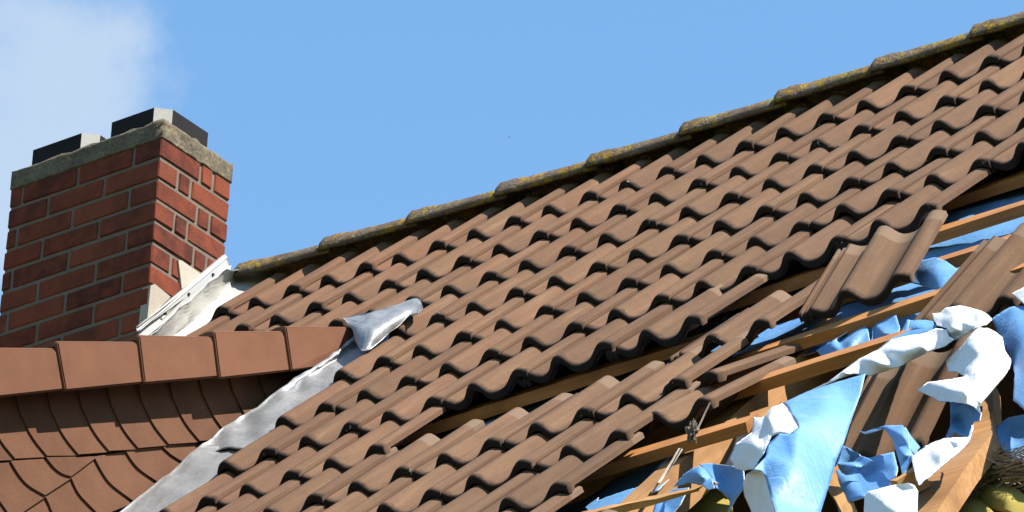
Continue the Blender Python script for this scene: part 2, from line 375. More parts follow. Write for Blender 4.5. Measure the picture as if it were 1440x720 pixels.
for j in range(1, 14):
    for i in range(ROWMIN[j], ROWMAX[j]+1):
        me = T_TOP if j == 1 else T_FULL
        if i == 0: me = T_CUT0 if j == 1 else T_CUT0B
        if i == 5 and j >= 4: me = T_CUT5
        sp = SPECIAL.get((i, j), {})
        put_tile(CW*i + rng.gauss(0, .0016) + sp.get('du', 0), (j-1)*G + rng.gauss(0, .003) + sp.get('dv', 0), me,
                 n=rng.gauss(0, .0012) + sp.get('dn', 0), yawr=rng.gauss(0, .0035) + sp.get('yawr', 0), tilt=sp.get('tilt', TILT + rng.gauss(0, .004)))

# -- ridge caps
def cap_mesh(L, r0, r1):
    """half-round ridge tile, x along ridge; the wide collar at x=0"""
    prof = [(-1.0, -.34), (-.94, -.08), (-.76, .18), (-.45, .36), (-.15, .44), (.15, .44), (.45, .36), (.76, .18), (.94, -.08), (1.0, -.34)]
    xs = [(0, r0*.93), (.006, r0), (.05, r0*1.0), (.085, r0*.985), (.11, r0*.90), (L*.6, (r0*.88+r1)/2), (L, r1)]
    vs, n = [], len(prof)
    for (x, r) in xs:
        for (y, z) in prof: vs.append((x, y*r, z*r))
    for (x, r) in xs:
        for (y, z) in prof: vs.append((x, y*(r-.015), z*(r-.015)-.004))
    fs = []; K = len(xs)
    for k in range(K-1):
        for q in range(n-1):
            fs.append((k*n+q, k*n+q+1, (k+1)*n+q+1, (k+1)*n+q)); fs.append(((K+k)*n+q, (K+k+1)*n+q, (K+k+1)*n+q+1, (K+k)*n+q+1))
        fs.append((k*n, (k+1)*n, (K+k+1)*n, (K+k)*n)); fs.append((k*n+n-1, (K+k)*n+n-1, (K+k+1)*n+n-1, (k+1)*n+n-1))
    for q in range(n-1):
        fs.append((q, (K)*n+q, K*n+q+1, q+1)); fs.append(((K-1)*n+q, (K-1)*n+q+1, (2*K-1)*n+q+1, (2*K-1)*n+q))
    me = bpy.data.meshes.new('ridge_cap'); me.from_pydata(vs, [], fs)
    bm = bmesh.new(); bm.from_mesh(me); bmesh.ops.recalc_face_normals(bm, faces=bm.faces)
    bmesh.ops.subdivide_edges(bm, edges=[e for e in bm.edges if e.calc_length() > .03], cuts=1, use_grid_fill=True)
    for q in bm.verts:
        d = noise.noise(q.co*38)*.0035 + noise.noise(q.co*95)*.0018; q.co.z += d
    for q in bm.faces: q.smooth = True
    bm.to_mesh(me); bm.free(); me.materials.append(RIDGE); return me
CAP = [cap_mesh(.408, .117, .101)]
ucap = [-.19 + .367*k for k in range(-8, 15)]
RC_V, RC_N = -.45, -.036
for k, u in enumerate(ucap):
    if -1.4 < u < -.3: continue
    o = bpy.data.objects.new('ridge_cap', CAP[0]); COL.objects.link(o); o.parent = roof
    x = (P(u+.37, RC_V, RC_N) - P(u, RC_V, RC_N)).normalized(); x = (x - Vector((0, 0, .03))).normalized()
    y = Vector((0, 1, 0)); z = x.cross(y).normalized(); y = z.cross(x)
    o.matrix_world = frame(x, y, z, P(u, RC_V, RC_N) + Vector((0, 0, .006 + rng.uniform(-.004, .004))))
# ridge board under the caps, near-black to paint shade into the gap
beam('ridge_board', P(-3, RC_V-.02, -.06, False), P(8, RC_V-.02, -.06, False), Vector((0, 0, 1)), .05, .12, DARK, roof)
rg = random.Random(5)
for i in range(0, 14):                                      # crumbs of mortar left on the top ends of the first course
    for (dx, wd) in ((-.186, .05), (-.03, .045)):
        u = CW*i + dx
        if u < -.1: continue
        vs, fs = [], []
        for k in range(7):
            a = (k/6-.5)*wd; c0 = P(u+a, -.40+rg.uniform(-.006, .006), -.0165 - 12*a*a + rg.uniform(-.002, .004)); s_ = rg.uniform(.004, .008)
            b0 = len(vs)
            for q in ((s_, 0, 0), (-s_, 0, 0), (0, s_, 0), (0, -s_, 0), (0, 0, s_), (0, 0, -s_)): vs.append(c0 + Vector(q)*rg.uniform(.7, 1.3))
            for q in ((0, 2, 4), (2, 1, 4), (1, 3, 4), (3, 0, 4), (2, 0, 5), (1, 2, 5), (3, 1, 5), (0, 3, 5)): fs.append(tuple(b0+z for z in q))
        if rg.random() < .85: pyd('mortar_crumbs', vs, fs, MORTAR, roof)

# -- battens, rafters, underlay
RAF_U = [3.40 - .61*k for k in range(1, 11)] + [3.40, 4.01, 4.62, 5.23, 5.84, 6.45, 7.06, 7.67]
for u in RAF_U:
    if u == 4.62: continue
    beam('rafter', P(u, VR+.05, -.112), P(u, 2.6 if (5 < u < 6 or 3.9 < u < 4.2) else VE, -.112), N, .075, .11 if 3.3 < u < 3.5 else .17, RAFTER, roof)
BAT_V = lambda j: (j-1)*G - .385
def batten(j, u0, u1, dv0=0, dv1=0, n0=-.072, n1=-.072, **kw):
    return beam('batten', P(u0, BAT_V(j)+dv0, n0), P(u1, BAT_V(j)+dv1, n1), N, .05, .032, BATTEN, roof, seg=10, rng=rng, **kw)
for j in range(1, 16):
    if j <= 3: batten(j, -3, 8)
    elif j <= 8: batten(j, 1.12, 4.6); batten(j, 4.6, 8)
    elif j == 9: batten(9, 1.12, 2.6); batten(9, 2.6, 6.0, 0.0, .03, -.072, -.05, bend=.006)
    elif j == 10: batten(10, 1.12, 3.96, rough_end=.05)
    elif j == 11: batten(11, 1.12, 3.66, 0, .0, rough_end=.04)
    else: batten(j, 1.12, 3.2)
# underlay sheet on the rafters, torn off along its lower right edge
def sheet(name, rows, m1, m2, parent=None, nu=10, nv=8, wr=.006, wf=9., thick=.0018, fray=0., seed=0, curl=0., world=False):
    """two-sided cloth: rows of control points (each a row across the cloth); m1 on the side turned to -Y, m2 on the other"""
    rg = random.Random(seed)
    across = [crom(list(r), nv) for r in rows]
    W = len(across[0]); cols = [crom([a[k] for a in across], nu) for k in range(W)]
    H = len(cols[0]); pts = [[Vector(cols[k][h]) if world else PR(cols[k][h]) for k in range(W)] for h in range(H)]
    off = Vector((seed*3.1, seed*1.7, seed*.9))
    def nrm(h, k):
        a = pts[min(h+1, H-1)][k]-pts[max(h-1, 0)][k]; b = pts[h][min(k+1, W-1)]-pts[h][max(k-1, 0)]
        c = a.cross(b); return c.normalized() if c.length > 1e-9 else Vector((0, 0, 1))
    nn = [[nrm(h, k) for k in range(W)] for h in range(H)]
    av = Vector((0, 0, 0))
    for r in nn:
        for q in r: av += q
    sgn = 1 if av.dot(-CAM_W) > 0 else -1
    fr0, fr1 = [rg.uniform(-1, 1) for _ in range(W)], [rg.uniform(-1, 1) for _ in range(W)]
    top, bot = [], []
    for h in range(H):
        for k in range(W):
            p = pts[h][k]; d = nn[h][k]*sgn
            f1 = noise.voronoi(p*wf*.8+off)[0]; a = noise.noise(p*wf*.6+off)*wr*.8 + (f1[0]-.4)*wr*2.2 - abs(noise.noise(p*wf*2.2-off))*wr*.5
            q = p + d*a
            if fray and h in (0, H-1):
                e = (pts[1][k]-pts[0][k]) if h == 0 else (pts[H-2][k]-pts[H-1][k])
                if e.length: q = q + e.normalized()*fray*(fr0 if h == 0 else fr1)[k]
            if fray and k in (0, W-1):
                e = (pts[h][1]-pts[h][0]) if k == 0 else (pts[h][W-2]-pts[h][W-1])
                if e.length: q = q + e.normalized()*fray*.6*rg.uniform(-1, 1)
            top.append(q + d*thick/2); bot.append(q - d*thick/2)
    vs = top + bot; B = len(top); fs, fm = [], []
    for h in range(H-1):
        for k in range(W-1):
            a, b, c, d = h*W+k, h*W+k+1, (h+1)*W+k+1, (h+1)*W+k
            for tri in ((a, b, c), (a, c, d)):
                if sgn > 0: tri = tri[::-1]
                fs.append(tri); fs.append(tuple(B+z for z in tri[::-1])); fm += [0, 1]
    rim = [k for k in range(W)] + [h*W+W-1 for h in range(1, H)] + [(H-1)*W+k for k in range(W-2, -1, -1)] + [h*W for h in range(H-2, 0, -1)]
    for a, b in zip(rim, rim[1:]+rim[:1]): fs.append((a, b, B+b, B+a)); fm.append(1)
    # face order above makes 'top' normals agree with d
    o = pyd(name, vs, fs, None, parent, smooth=True, mats=[m1, m2], fm=fm)
    return o
def under_v(u):
    if u < 2.75: return 4.9
    return 2.50 + .10*math.sin(u*7) + .07*math.sin(u*17+1) - (.25 if u > 4.3 else 0)*min(1, (u-4.3)/.4)
us = [1.12+.12*k for k in range(45)]
rows = []
for u in us:
    ve = under_v(u); row = []
    for k in range(17):
        v = -.35 + (ve+.35)*k/16
        d = min(abs(u-q) for q in RAF_U); sg = -.022*min(1, d/.22)
        row.append((u, v, -.1085 + sg + (0 if u < 3.05 else .02*noise.noise(Vector((u*3, v*3, 2))))+sag(u)*.6))
    rows.append(row)
rows_l = [[(u_, v_, -.112) for v_ in (-.46, .0, .5, 1.0)] for u_ in (-3.0, -1.5, 0, 1.15)]
rows_d = [[(u_, v_, -.19-.03*math.sin(u_*9+v_*3)) for v_ in (2.85, 3.2, 3.6, 4.0, 4.4)] for u_ in (2.5, 2.8, 3.1, 3.34)]
sheet('underlay', rows_d, BLUE, WHITE, roof, nu=8, nv=6, wr=.012, wf=7, fray=.006, seed=6)
sheet('underlay', rows_l, DARK, DARK, roof, nu=2, nv=2, wr=.003, seed=4)
ul = sheet('underlay', rows, BLUE, WHITE, roof, nu=2, nv=2, wr=.008, wf=6, fray=.02, seed=3)

# ------------------------------------------------------------------ dormer
XC = -10.4895
D0 = (12.3751,10.1449); D1 = (10.6755,9.3098)
dsl = (D0[1]-D1[1])/(D0[0]-D1[0])
dormer = empty('dormer', (XC, D0[0]-1, D0[1]-1), house); tag(dormer, 'shed dormer with slate-hung cheek and red-brown verge tiles')
bpy.context.view_layer.update()
def dz(y): return D0[1] + dsl*(y-D0[0])
yf = D0[0]-2.3
def roof_z(y, n): return (O + V*((O.y-y)/math.cos(TH))).z + n/math.cos(TH)
# cheek wall: a wedge between the dormer roof and the main roof
yt = D0[0]+.1
poly = [(yt, dz(yt)-.05), (yf, dz(yf)-.05), (yf, roof_z(yf, -.1)), (yt, roof_z(yt, -.1)-.02)]
vs = [(XC-.12, *p) for p in poly] + [(XC, *p) for p in poly]
pyd('cheek_wall', vs, [(3, 2, 1, 0), (4, 5, 6, 7), (0, 1, 5, 4), (1, 2, 6, 5), (2, 3, 7, 6), (3, 0, 4, 7)], DARK, dormer)
vs = [(x, y, dz(y)-.045+q) for q in (0, -.1) for (x, y) in ((XC-3.4, yf-.25), (XC-.02, yf-.25), (XC-.02, D0[0]+.05), (XC-3.4, D0[0]+.05))]
pyd('dormer_roof', vs, [(0, 1, 2, 3), (7, 6, 5, 4), (0, 4, 5, 1), (1, 5, 6, 2), (2, 6, 7, 3), (3, 7, 4, 0)], TILE, dormer)
vs = [(x, y, z) for x in (XC-3.3, XC-.13) for (y, z) in ((yf, dz(yf)-.15), (yf+.15, dz(yf+.15)-.15), (yf+.15, roof_z(yf, -.2)), (yf, roof_z(yf, -.2)))]
pyd('front_wall', vs, [(0, 1, 2, 3), (7, 6, 5, 4), (0, 4, 5, 1), (1, 5, 6, 2), (2, 6, 7, 3), (3, 7, 4, 0)], WALL, dormer)
# verge tiles: flap corners (y, z) on the flap plane, lower (left) end first: top-left, top-right, bottom-right, bottom-left
VT = [[(10.4286,9.1857), (10.7533,9.3467), (10.7944,9.2193), (10.4831,9.0473)],
      [(10.746,9.3485), (11.0928,9.5061), (11.1289,9.3921), (10.7941,9.2132)],
      [(11.0663,9.5133), (11.4191,9.6739), (11.4551,9.5586), (11.12,9.3822)],
      [(11.4074,9.6881), (11.7484,9.839), (11.7841,9.7248), (11.449,9.5511)],
      [(11.734,9.8478), (12.0729,10.0049), (12.1116,9.8922), (11.7752,9.7125)],
      [(12.0522,10.0088), (12.3802,10.1584), (12.3945,10.1183), (12.227,9.954), (12.0958,9.8816)]]
for q in VT:
    n = len(q)
    offs = [.110, .099, .099, .110] if n == 4 else [.110, .099, .099, .10, .110]
    c = Vector((0, sum(p[0] for p in q)/n, sum(p[1] for p in q)/n))
    # flap slab, then the rounded shoulder and the tread on top
    bm = bmesh.new()
    out = [bm.verts.new((XC+o, *p)) for p, o in zip(q, offs)]; inn = [bm.verts.new((XC+o-.022, *p)) for p, o in zip(q, offs)]
    bm.faces.new(out); bm.faces.new(inn[::-1])
    for k in range(n): bm.faces.new((out[k], inn[k], inn[(k+1) % n], out[(k+1) % n]))
    tl, tr = q[0], q[1]
    t1 = [bm.verts.new((XC+o-.002, p[0], p[1]+.001)) for p, o in ((tl, offs[0]), (tr, offs[1]))]
    pr = [(0, 0), (-.012, .006), (-.035, .009), (-.075, .004), (-.11, -.012), (-.16, -.016), (-.25, -.016)]
    rings = []
    for (dx, dzz) in pr:
        rings.append([bm.verts.new((XC+o+dx-.003, p[0], p[1]+dzz)) for p, o in ((tl, offs[0]), (tr, offs[1]))] + [bm.verts.new((XC+o+dx-.003, p[0], p[1]+dzz-.02)) for p, o in ((tl, offs[0]), (tr, offs[1]))])
    for a, b in zip(rings, rings[1:]):
        bm.faces.new((a[0], a[1], b[1], b[0])); bm.faces.new((a[2], b[2], b[3], a[3])); bm.faces.new((a[0], b[0], b[2], a[2])); bm.faces.new((a[1], a[3], b[3], b[1]))
    bm.faces.new((rings[-1][0], rings[-1][1], rings[-1][3], rings[-1][2]))
    for v_ in t1: bm.verts.remove(v_)
    bmesh.ops.recalc_face_normals(bm, faces=bm.faces)
    bmesh.ops.bevel(bm, geom=[e for e in bm.edges if e.is_manifold and e.calc_face_angle(0) > 1.0], offset=.0035, segments=2, affect='EDGES')
    me = bpy.data.meshes.new('verge_tile'); bm.to_mesh(me); bm.free()
    link('verge_tile', me, VERGE, dormer)

# slates on the cheek: every one with a curved lower left edge lapping its neighbour
SLATES = [
 (0.011, [(10.375,9.0873), (10.3955,9.035), (10.4169,8.9875), (10.4296,8.9734), (10.4624,8.9418), (10.4974,8.9198), (10.5406,8.9014)], [(10.4909,9.1475), (10.5115,9.0948), (10.5329,9.047), (10.5458,9.0328), (10.5789,9.0011), (10.6142,8.979), (10.6578,8.9605)]),
 (0.011, [(10.4909,9.1475), (10.5115,9.0948), (10.5329,9.047), (10.5458,9.0328), (10.5789,9.0011), (10.6142,8.979), (10.6578,8.9605)], [(10.6139,9.211), (10.6346,9.158), (10.6561,9.1097), (10.669,9.0955), (10.7024,9.0635), (10.7381,9.0414), (10.7822,9.0228)]),
 (0.011, [(10.6139,9.211), (10.6346,9.158), (10.6561,9.1097), (10.669,9.0955), (10.7024,9.0635), (10.7381,9.0414), (10.7822,9.0228)], [(10.7384,9.2776), (10.7592,9.2241), (10.7807,9.1755), (10.7938,9.1611), (10.8275,9.129), (10.8635,9.1067), (10.9081,9.0881)]),
 (0.011, [(10.7384,9.2776), (10.7592,9.2241), (10.7807,9.1755), (10.7938,9.1611), (10.8275,9.129), (10.8635,9.1067), (10.9081,9.0881)], [(10.8615,9.3414), (10.8823,9.2875), (10.904,9.2385), (10.9171,9.224), (10.9511,9.1917), (10.9874,9.1693), (11.0325,9.1507)]),
 (0.011, [(10.8615,9.3414), (10.8823,9.2875), (10.904,9.2385), (10.9171,9.224), (10.9511,9.1917), (10.9874,9.1693), (11.0325,9.1507)], [(10.9898,9.4076), (11.0106,9.3533), (11.0324,9.3039), (11.0456,9.2894), (11.0799,9.2569), (11.1166,9.2344), (11.1622,9.2157)]),
 (0.011, [(10.9898,9.4076), (11.0106,9.3533), (11.0324,9.3039), (11.0456,9.2894), (11.0799,9.2569), (11.1166,9.2344), (11.1622,9.2157)], [(11.1178,9.4693), (11.1387,9.4145), (11.1606,9.3648), (11.1739,9.3502), (11.2085,9.3174), (11.2456,9.2949), (11.2916,9.2761)]),
 (0.011, [(11.1178,9.4693), (11.1387,9.4145), (11.1606,9.3648), (11.1739,9.3502), (11.2085,9.3174), (11.2456,9.2949), (11.2916,9.2761)], [(11.2438,9.537), (11.2648,9.4819), (11.2867,9.4318), (11.3002,9.417), (11.3351,9.3841), (11.3725,9.3614), (11.419,9.3426)]),
 (0.011, [(11.2438,9.537), (11.2648,9.4819), (11.2867,9.4318), (11.3002,9.417), (11.3351,9.3841), (11.3725,9.3614), (11.419,9.3426)], [(11.3655,9.6007), (11.3866,9.5451), (11.4086,9.4947), (11.4221,9.4798), (11.4573,9.4467), (11.4951,9.424), (11.5421,9.4051)]),
 (0.011, [(11.3655,9.6007), (11.3866,9.5451), (11.4086,9.4947), (11.4221,9.4798), (11.4573,9.4467), (11.4951,9.424), (11.5421,9.4051)], [(11.4946,9.6713), (11.5157,9.6153), (11.5378,9.5644), (11.5514,9.5495), (11.5869,9.5162), (11.6251,9.4933), (11.6726,9.4744)]),
 (0.011, [(11.4946,9.6713), (11.5157,9.6153), (11.5378,9.5644), (11.5514,9.5495), (11.5869,9.5162), (11.6251,9.4933), (11.6726,9.4744)], [(11.6272,9.7414), (11.6484,9.6849), (11.6706,9.6336), (11.6844,9.6186), (11.7202,9.5851), (11.7588,9.5621), (11.8068,9.5432)]),
 (0.011, [(11.6272,9.7414), (11.6484,9.6849), (11.6706,9.6336), (11.6844,9.6186), (11.7202,9.5851), (11.7588,9.5621), (11.8068,9.5432)], [(11.7586,9.8121), (11.7798,9.7552), (11.8021,9.7036), (11.816,9.6884), (11.8521,9.6547), (11.8911,9.6317), (11.9396,9.6127)]),
 (0.011, [(11.7586,9.8121), (11.7798,9.7552), (11.8021,9.7036), (11.816,9.6884), (11.8521,9.6547), (11.8911,9.6317), (11.9396,9.6127)], [(11.8902,9.8832), (11.9115,9.8258), (11.9338,9.7738), (11.9478,9.7586), (11.9843,9.7246), (12.0236,9.7015), (12.0727,9.6825)]),
 (0.011, [(11.8902,9.8832), (11.9115,9.8258), (11.9338,9.7738), (11.9478,9.7586), (11.9843,9.7246), (12.0236,9.7015), (12.0727,9.6825)], [(12.0204,9.9538), (12.0418,9.896), (12.0642,9.8436), (12.0783,9.8282), (12.1151,9.7941), (12.1548,9.7709), (12.2045,9.7518)]),
 (0.011, [(12.0204,9.9538), (12.0418,9.896), (12.0642,9.8436), (12.0783,9.8282), (12.1151,9.7941), (12.1548,9.7709), (12.2045,9.7518)], [(12.1492,10.024), (12.1706,9.9657), (12.1931,9.9128), (12.2074,9.8974), (12.2444,9.8631), (12.2846,9.8398), (12.3347,9.8207)]),
 (0.01, [(10.8764,9.0636), (10.9164,9.0341), (10.9614,9.0132), (11.0461,8.9669)], [(11.0177,9.1378), (11.0578,9.1103), (11.1011,9.0951), (11.1702,9.0943)]),
 (0.01, [(11.0177,9.1378), (11.0578,9.1103), (11.1011,9.0951), (11.1702,9.0943)], [(11.1615,9.2111), (11.1975,9.195), (11.2322,9.1904), (11.2705,9.1969)]),
 (0.01, [(11.1615,9.2111), (11.1975,9.195), (11.2322,9.1904), (11.2705,9.1969)], [(11.3588,9.3031), (11.3596,9.3012), (11.3604,9.3004), (11.3611,9.2995)]),
 (0.01, [(10.737,8.9926), (10.7769,8.9612), (10.8275,8.9386), (10.9243,8.8407)], [(10.8764,9.0636), (10.9164,9.0341), (10.9614,9.0132), (11.0461,8.9669)]),
 (0.004, [(11.0525,8.9711), (11.073,8.9531), (11.0936,8.9351), (11.128,8.905)], [(11.1766,9.0986), (11.1961,9.081), (11.2119,9.063), (11.2627,9.0283)]),
 (0.004, [(11.1766,9.0986), (11.1961,9.081), (11.2119,9.063), (11.2627,9.0283)], [(11.277,9.2012), (11.3069,9.171), (11.3383,9.1549), (11.4149,9.1329)]),
 (0.004, [(11.277,9.2012), (11.3069,9.171), (11.3383,9.1549), (11.4149,9.1329)], [(11.367,9.3037), (11.4127,9.2674), (11.4564,9.2484), (11.5501,9.2379)]),
 (0.004, [(11.367,9.3037), (11.4127,9.2674), (11.4564,9.2484), (11.5501,9.2379)], [(11.4971,9.3806), (11.536,9.3568), (11.5767,9.3457), (11.6673,9.3407)]),
 (0.004, [(11.4971,9.3806), (11.536,9.3568), (11.5767,9.3457), (11.6673,9.3407)], [(11.6499,9.463), (11.6784,9.4553), (11.7032,9.4512), (11.7618,9.4508)]),
 (0.004, [(11.6499,9.463), (11.6784,9.4553), (11.7032,9.4512), (11.7618,9.4508)], [(11.785,9.5356), (11.8117,9.5308), (11.8381,9.5305), (11.8904,9.5344)]),
]
for off, A, B in SLATES:
    A = crom(A, 2) if len(A) > 5 else crom(A, 4); B = crom(B, 2) if len(B) > 5 else crom(B, 4)
    # widen a little so that the next slate laps over this one
    n = len(A)
    Bx = [(b[0]+.012, b[1]+.003) for b in B]
    vs = []
    for lay in (0, -.0055):
        for k, p in enumerate(A): vs.append((XC+off+.0085+lay+.002*k/n, *p))
        for k, p in enumerate(Bx): vs.append((XC+off+.0012+lay+.003*k/n, *p))
    fs = [tuple([k, k+1, n+k+1, n+k]) for k in range(n-1)]
    fs += [(2*n+k, 3*n+k, 3*n+k+1, 2*n+k+1) for k in range(n-1)]
    rim = list(range(n)) + list(range(2*n-1, n-1, -1))
    fs += [(a, b, 2*n+b, 2*n+a) for a, b in zip(rim, rim[1:]+rim[:1])]
    pyd('slate', vs, fs, SLATE, dormer)

# lead flashing down the cheek, in lapped lengths
def flash(v0, v1, lift, seed, parent):
    rows = []
    for k in range(9):
        v = v0 + (v1-v0)*k/8
        du = .085*min(1, max(0, (1.72-v)/.5)); rows.append([(1.078+du, v, .014+lift), (1.088+du, v, .006+lift), (1.115+du*.6, v, .001+lift), (1.17, v+.012*math.sin(k*2.2), -.010+lift), (1.25, v, -.024+lift), (1.33, v, -.046+lift)])
    return sheet('lead_flashing', rows, LEAD, LEAD, parent, nu=4, nv=3, wr=.011, wf=17, thick=.003, fray=.0, seed=seed)
flash(1.86, 3.4, 0, 21, dormer); flash(.98, 1.91, .005, 22, dormer)
sheet('lead_apron', [[(1.0934,0.9573,0.06), (1.1466,1.023,0.055), (1.1972,1.0792,0.035)], [(1.1349,0.9452,0.058), (1.2486,1.1157,0.05), (1.2804,1.2092,0.015)], [(1.2057,0.9509,0.055), (1.3143,1.1483,0.045), (1.3227,1.2398,0.004)], [(1.2609,0.9227,0.045), (1.3306,1.0646,0.035), (1.3263,1.1117,0.01)], [(1.299,0.8801,0.034), (1.3398,0.9651,0.028), (1.345,1.0051,0.014)], [(1.3168,0.8767,0.03), (1.3652,0.9372,0.024), (1.3871,1.0086,0.018)]], LEAD, LEAD, dormer, nu=6, nv=6, wr=.005, wf=22, thick=.003, fray=.001, seed=31)

# ------------------------------------------------------------------ chimney
C0 = Vector((-11.85353789, 13.05426008, 10.82124039)); CHH, CHX, CHY = .8616, .6754, .3684
chim = empty('chimney', tuple(C0 + Vector((-CHX/2, CHY/2, -.2))), house); tag(chim, 'red brick chimney with mossy concrete crown and two black flue collars')
bpy.context.view_layer.update()
def cbox(name, x0, x1, y0, y1, z0, z1, m, bev=.003, **kw):
    return bevbox(name, x0, x1, y0, y1, z0, z1, m, chim, bev, mw=Matrix.Translation(C0), **kw)
ZB, ZT = -.45, .784
cbox('mortar_core', -CHX+.005, -.005, .005, CHY-.005, ZB, ZT-.002, MORTAR, 0)
rb = random.Random(3); J = .013; CP = .0815
k = 0; z1 = ZT-.002
while z1 > ZB+.05:
    z0 = z1 - CP + J + rb.uniform(-.001, .001)
    A = (k % 2 == 0)
    fx = [.115, .24, .24, .24] if A else [.24, .24, .24]
    ry = [.205, .055, .24] if A else [.095, .055, .24]
    x = 0.0
    for n_, wd in enumerate(fx):
        wd = wd + rb.uniform(-.006, .006)
        xe = max(x-wd, -CHX)
        if x - xe > .015:
            dep = (ry[0] if n_ == 0 else .1)
            pr_ = rb.uniform(-.001, .002)
            cbox('brick', xe, x + (pr_ if n_ == 0 else 0), -pr_, dep, z0, z1, BRICK, .004, jit=.0011, rng=rb)
        x = xe - J
    y = ry[0] + J
    for wd in ry[1:]:
        ye = min(y+wd, CHY)
        if ye-y > .015: cbox('brick', -.1, rb.uniform(-.001, .002), y, ye, z0, z1, BRICK, .004, jit=.0011, rng=rb)
        y = ye + J
    for (y0, y1) in (((.12, .24), (.25, CHY)) if A else ((.12, CHY),)):        # west face
        cbox('brick', -CHX-.001, -CHX+.09, y0, y1, z0, z1, BRICK, .004, jit=.0011, rng=rb)
    z1 -= CP; k += 1
# crown slab, worn edges
bm = bmesh.new(); vv, ff = box_vf(-CHX-.002, .002, -.002, CHY+.002, ZT, CHH)
q = [bm.verts.new(p) for p in vv]; [bm.faces.new([q[i] for i in f_]) for f_ in ff]
bmesh.ops.subdivide_edges(bm, edges=bm.edges[:], cuts=14, use_grid_fill=True)
for v_ in bm.verts:
    d = noise.noise(v_.co*28)*.005 + noise.noise(v_.co*75)*.004 - (.006+.006*noise.noise(v_.co*40) if v_.co.z > CHH-.008 and (v_.co.x > -.01 or v_.co.y < .01) else 0)
    v_.co += Vector((.6, -.6, .6))*d
me = bpy.data.meshes.new('crown'); bm.to_mesh(me); bm.free()
for p in me.polygons: p.use_smooth = True
link('crown', me, CROWN, chim, Matrix.Translation(C0))
# low sheet-metal collars with a chamfered corner round the two flues
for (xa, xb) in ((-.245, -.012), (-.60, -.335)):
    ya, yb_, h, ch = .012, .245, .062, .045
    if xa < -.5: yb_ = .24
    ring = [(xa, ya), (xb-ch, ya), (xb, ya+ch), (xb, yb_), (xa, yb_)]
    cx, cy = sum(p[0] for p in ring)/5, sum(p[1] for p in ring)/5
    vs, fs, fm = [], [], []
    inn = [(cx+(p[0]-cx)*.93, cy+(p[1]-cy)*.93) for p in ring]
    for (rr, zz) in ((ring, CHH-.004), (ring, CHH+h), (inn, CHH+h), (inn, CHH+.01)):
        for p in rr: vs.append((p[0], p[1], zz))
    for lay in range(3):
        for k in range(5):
            fs.append((lay*5+k, lay*5+(k+1) % 5, lay*5+5+(k+1) % 5, lay*5+5+k)); fm.append(1 if (k == 1) else 0)  # chamfer face painted pale as if sunlit, other faces black as if shaded
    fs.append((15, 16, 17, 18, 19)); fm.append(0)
    o = pyd('flue_collar', vs, fs, None, chim, mats=[BLACK, LIT_CHAMFER], mw=Matrix.Translation(C0))
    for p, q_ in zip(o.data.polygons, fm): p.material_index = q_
# pale mortar patches above the flashing
XR = C0.x
for poly in ([(13.0549,11.0356), (13.0753,11.0504), (13.158,11.0399), (13.0523,10.9004)], [(13.1816,11.1917), (13.1996,11.1973), (13.3014,11.1928), (13.2113,11.0942)]):
    vs = [(XR+d, *p) for d in (.006, -.03) for p in poly]
    pyd('mortar_patch', vs, [(0, 1, 2, 3), (7, 6, 5, 4), (0, 4, 5, 1), (1, 5, 6, 2), (2, 6, 7, 3), (3, 7, 4, 0)], PLASTER, chim)
# pressed aluminium strip screwed to the brickwork
def strip(t0, t1, b0, b1, d0, d1, name='flashing_strip'):
    vs = []
    for d_ in (0, -.014):
        vs += [(XR+d0+d_, *t0), (XR+d0+d_, *t1), (XR+d1+d_, *b1), (XR+d1+d_, *b0)]
    return pyd(name, vs, [(0, 1, 2, 3), (7, 6, 5, 4), (0, 4, 5, 1), (1, 5, 6, 2), (2, 6, 7, 3), (3, 7, 4, 0)], ALU, chim)
strip((13.0087,10.86), (13.4083,11.3172), (13.4088,11.3025), (13.0029,10.8376), .012, .024)
strip((13.0027,10.8389), (13.4087,11.3038), (13.4267,11.2779), (13.0175,10.807), .020, .022)
strip((13.0172,10.8095), (13.4266,11.2792), (13.4204,11.2584), (13.0155,10.7847), .028, .030)
rs = [(13.1205,10.9541), (13.229,11.0778), (13.3426,11.2049)]
for p in rs:
    vs = [(XR+.026, p[0]+.005*math.cos(a*math.pi/4), p[1]+.005*math.sin(a*math.pi/4)) for a in range(8)] + [(XR+.018, p[0]+.005*math.cos(a*math.pi/4), p[1]+.005*math.sin(a*math.pi/4)) for a in range(8)]
    pyd('screw', vs, [tuple(range(8))] + [(k, (k+1) % 8, 8+(k+1) % 8, 8+k) for k in range(8)], DARK, chim)
sheet('lead_soaker', [[(0.0141,0.5832,0.09), (-0.071,0.3813,0.02), (-0.0323,0.3275,0), (0.0401,0.3046,-0.05)], [(-0.0122,0.4415,0.09), (-0.0992,0.2492,0.025), (-0.1245,0.1268,0), (-0.0493,0.1065,-0.05)], [(-0.0279,0.3242,0.09), (-0.1197,0.1085,0.025), (-0.1375,-0.0034,0), (-0.0608,-0.0223,-0.05)], [(-0.0717,0.129,0.09), (-0.1407,-0.0535,0.025), (-0.1326,-0.1161,0), (-0.0547,-0.1339,-0.05)], [(-0.0924,-0.0468,0.09), (-0.1693,-0.2296,0.025), (-0.1588,-0.3041,0), (-0.0786,-0.3197,-0.05)], [(-0.1187,-0.2092,0.09), (-0.1984,-0.4086,0.025), (-0.1521,-0.4317,0), (-0.0707,-0.446,-0.05)], [(-0.1233,-0.2653,0.09), (-0.1607,-0.3849,0.045), (-0.1478,-0.4518,0.02), (-0.1391,-0.5677,-0.05)]], ALU, LEAD, chim, nu=5, nv=5, wr=.005, wf=14, thick=.003, fray=.0, seed=41)

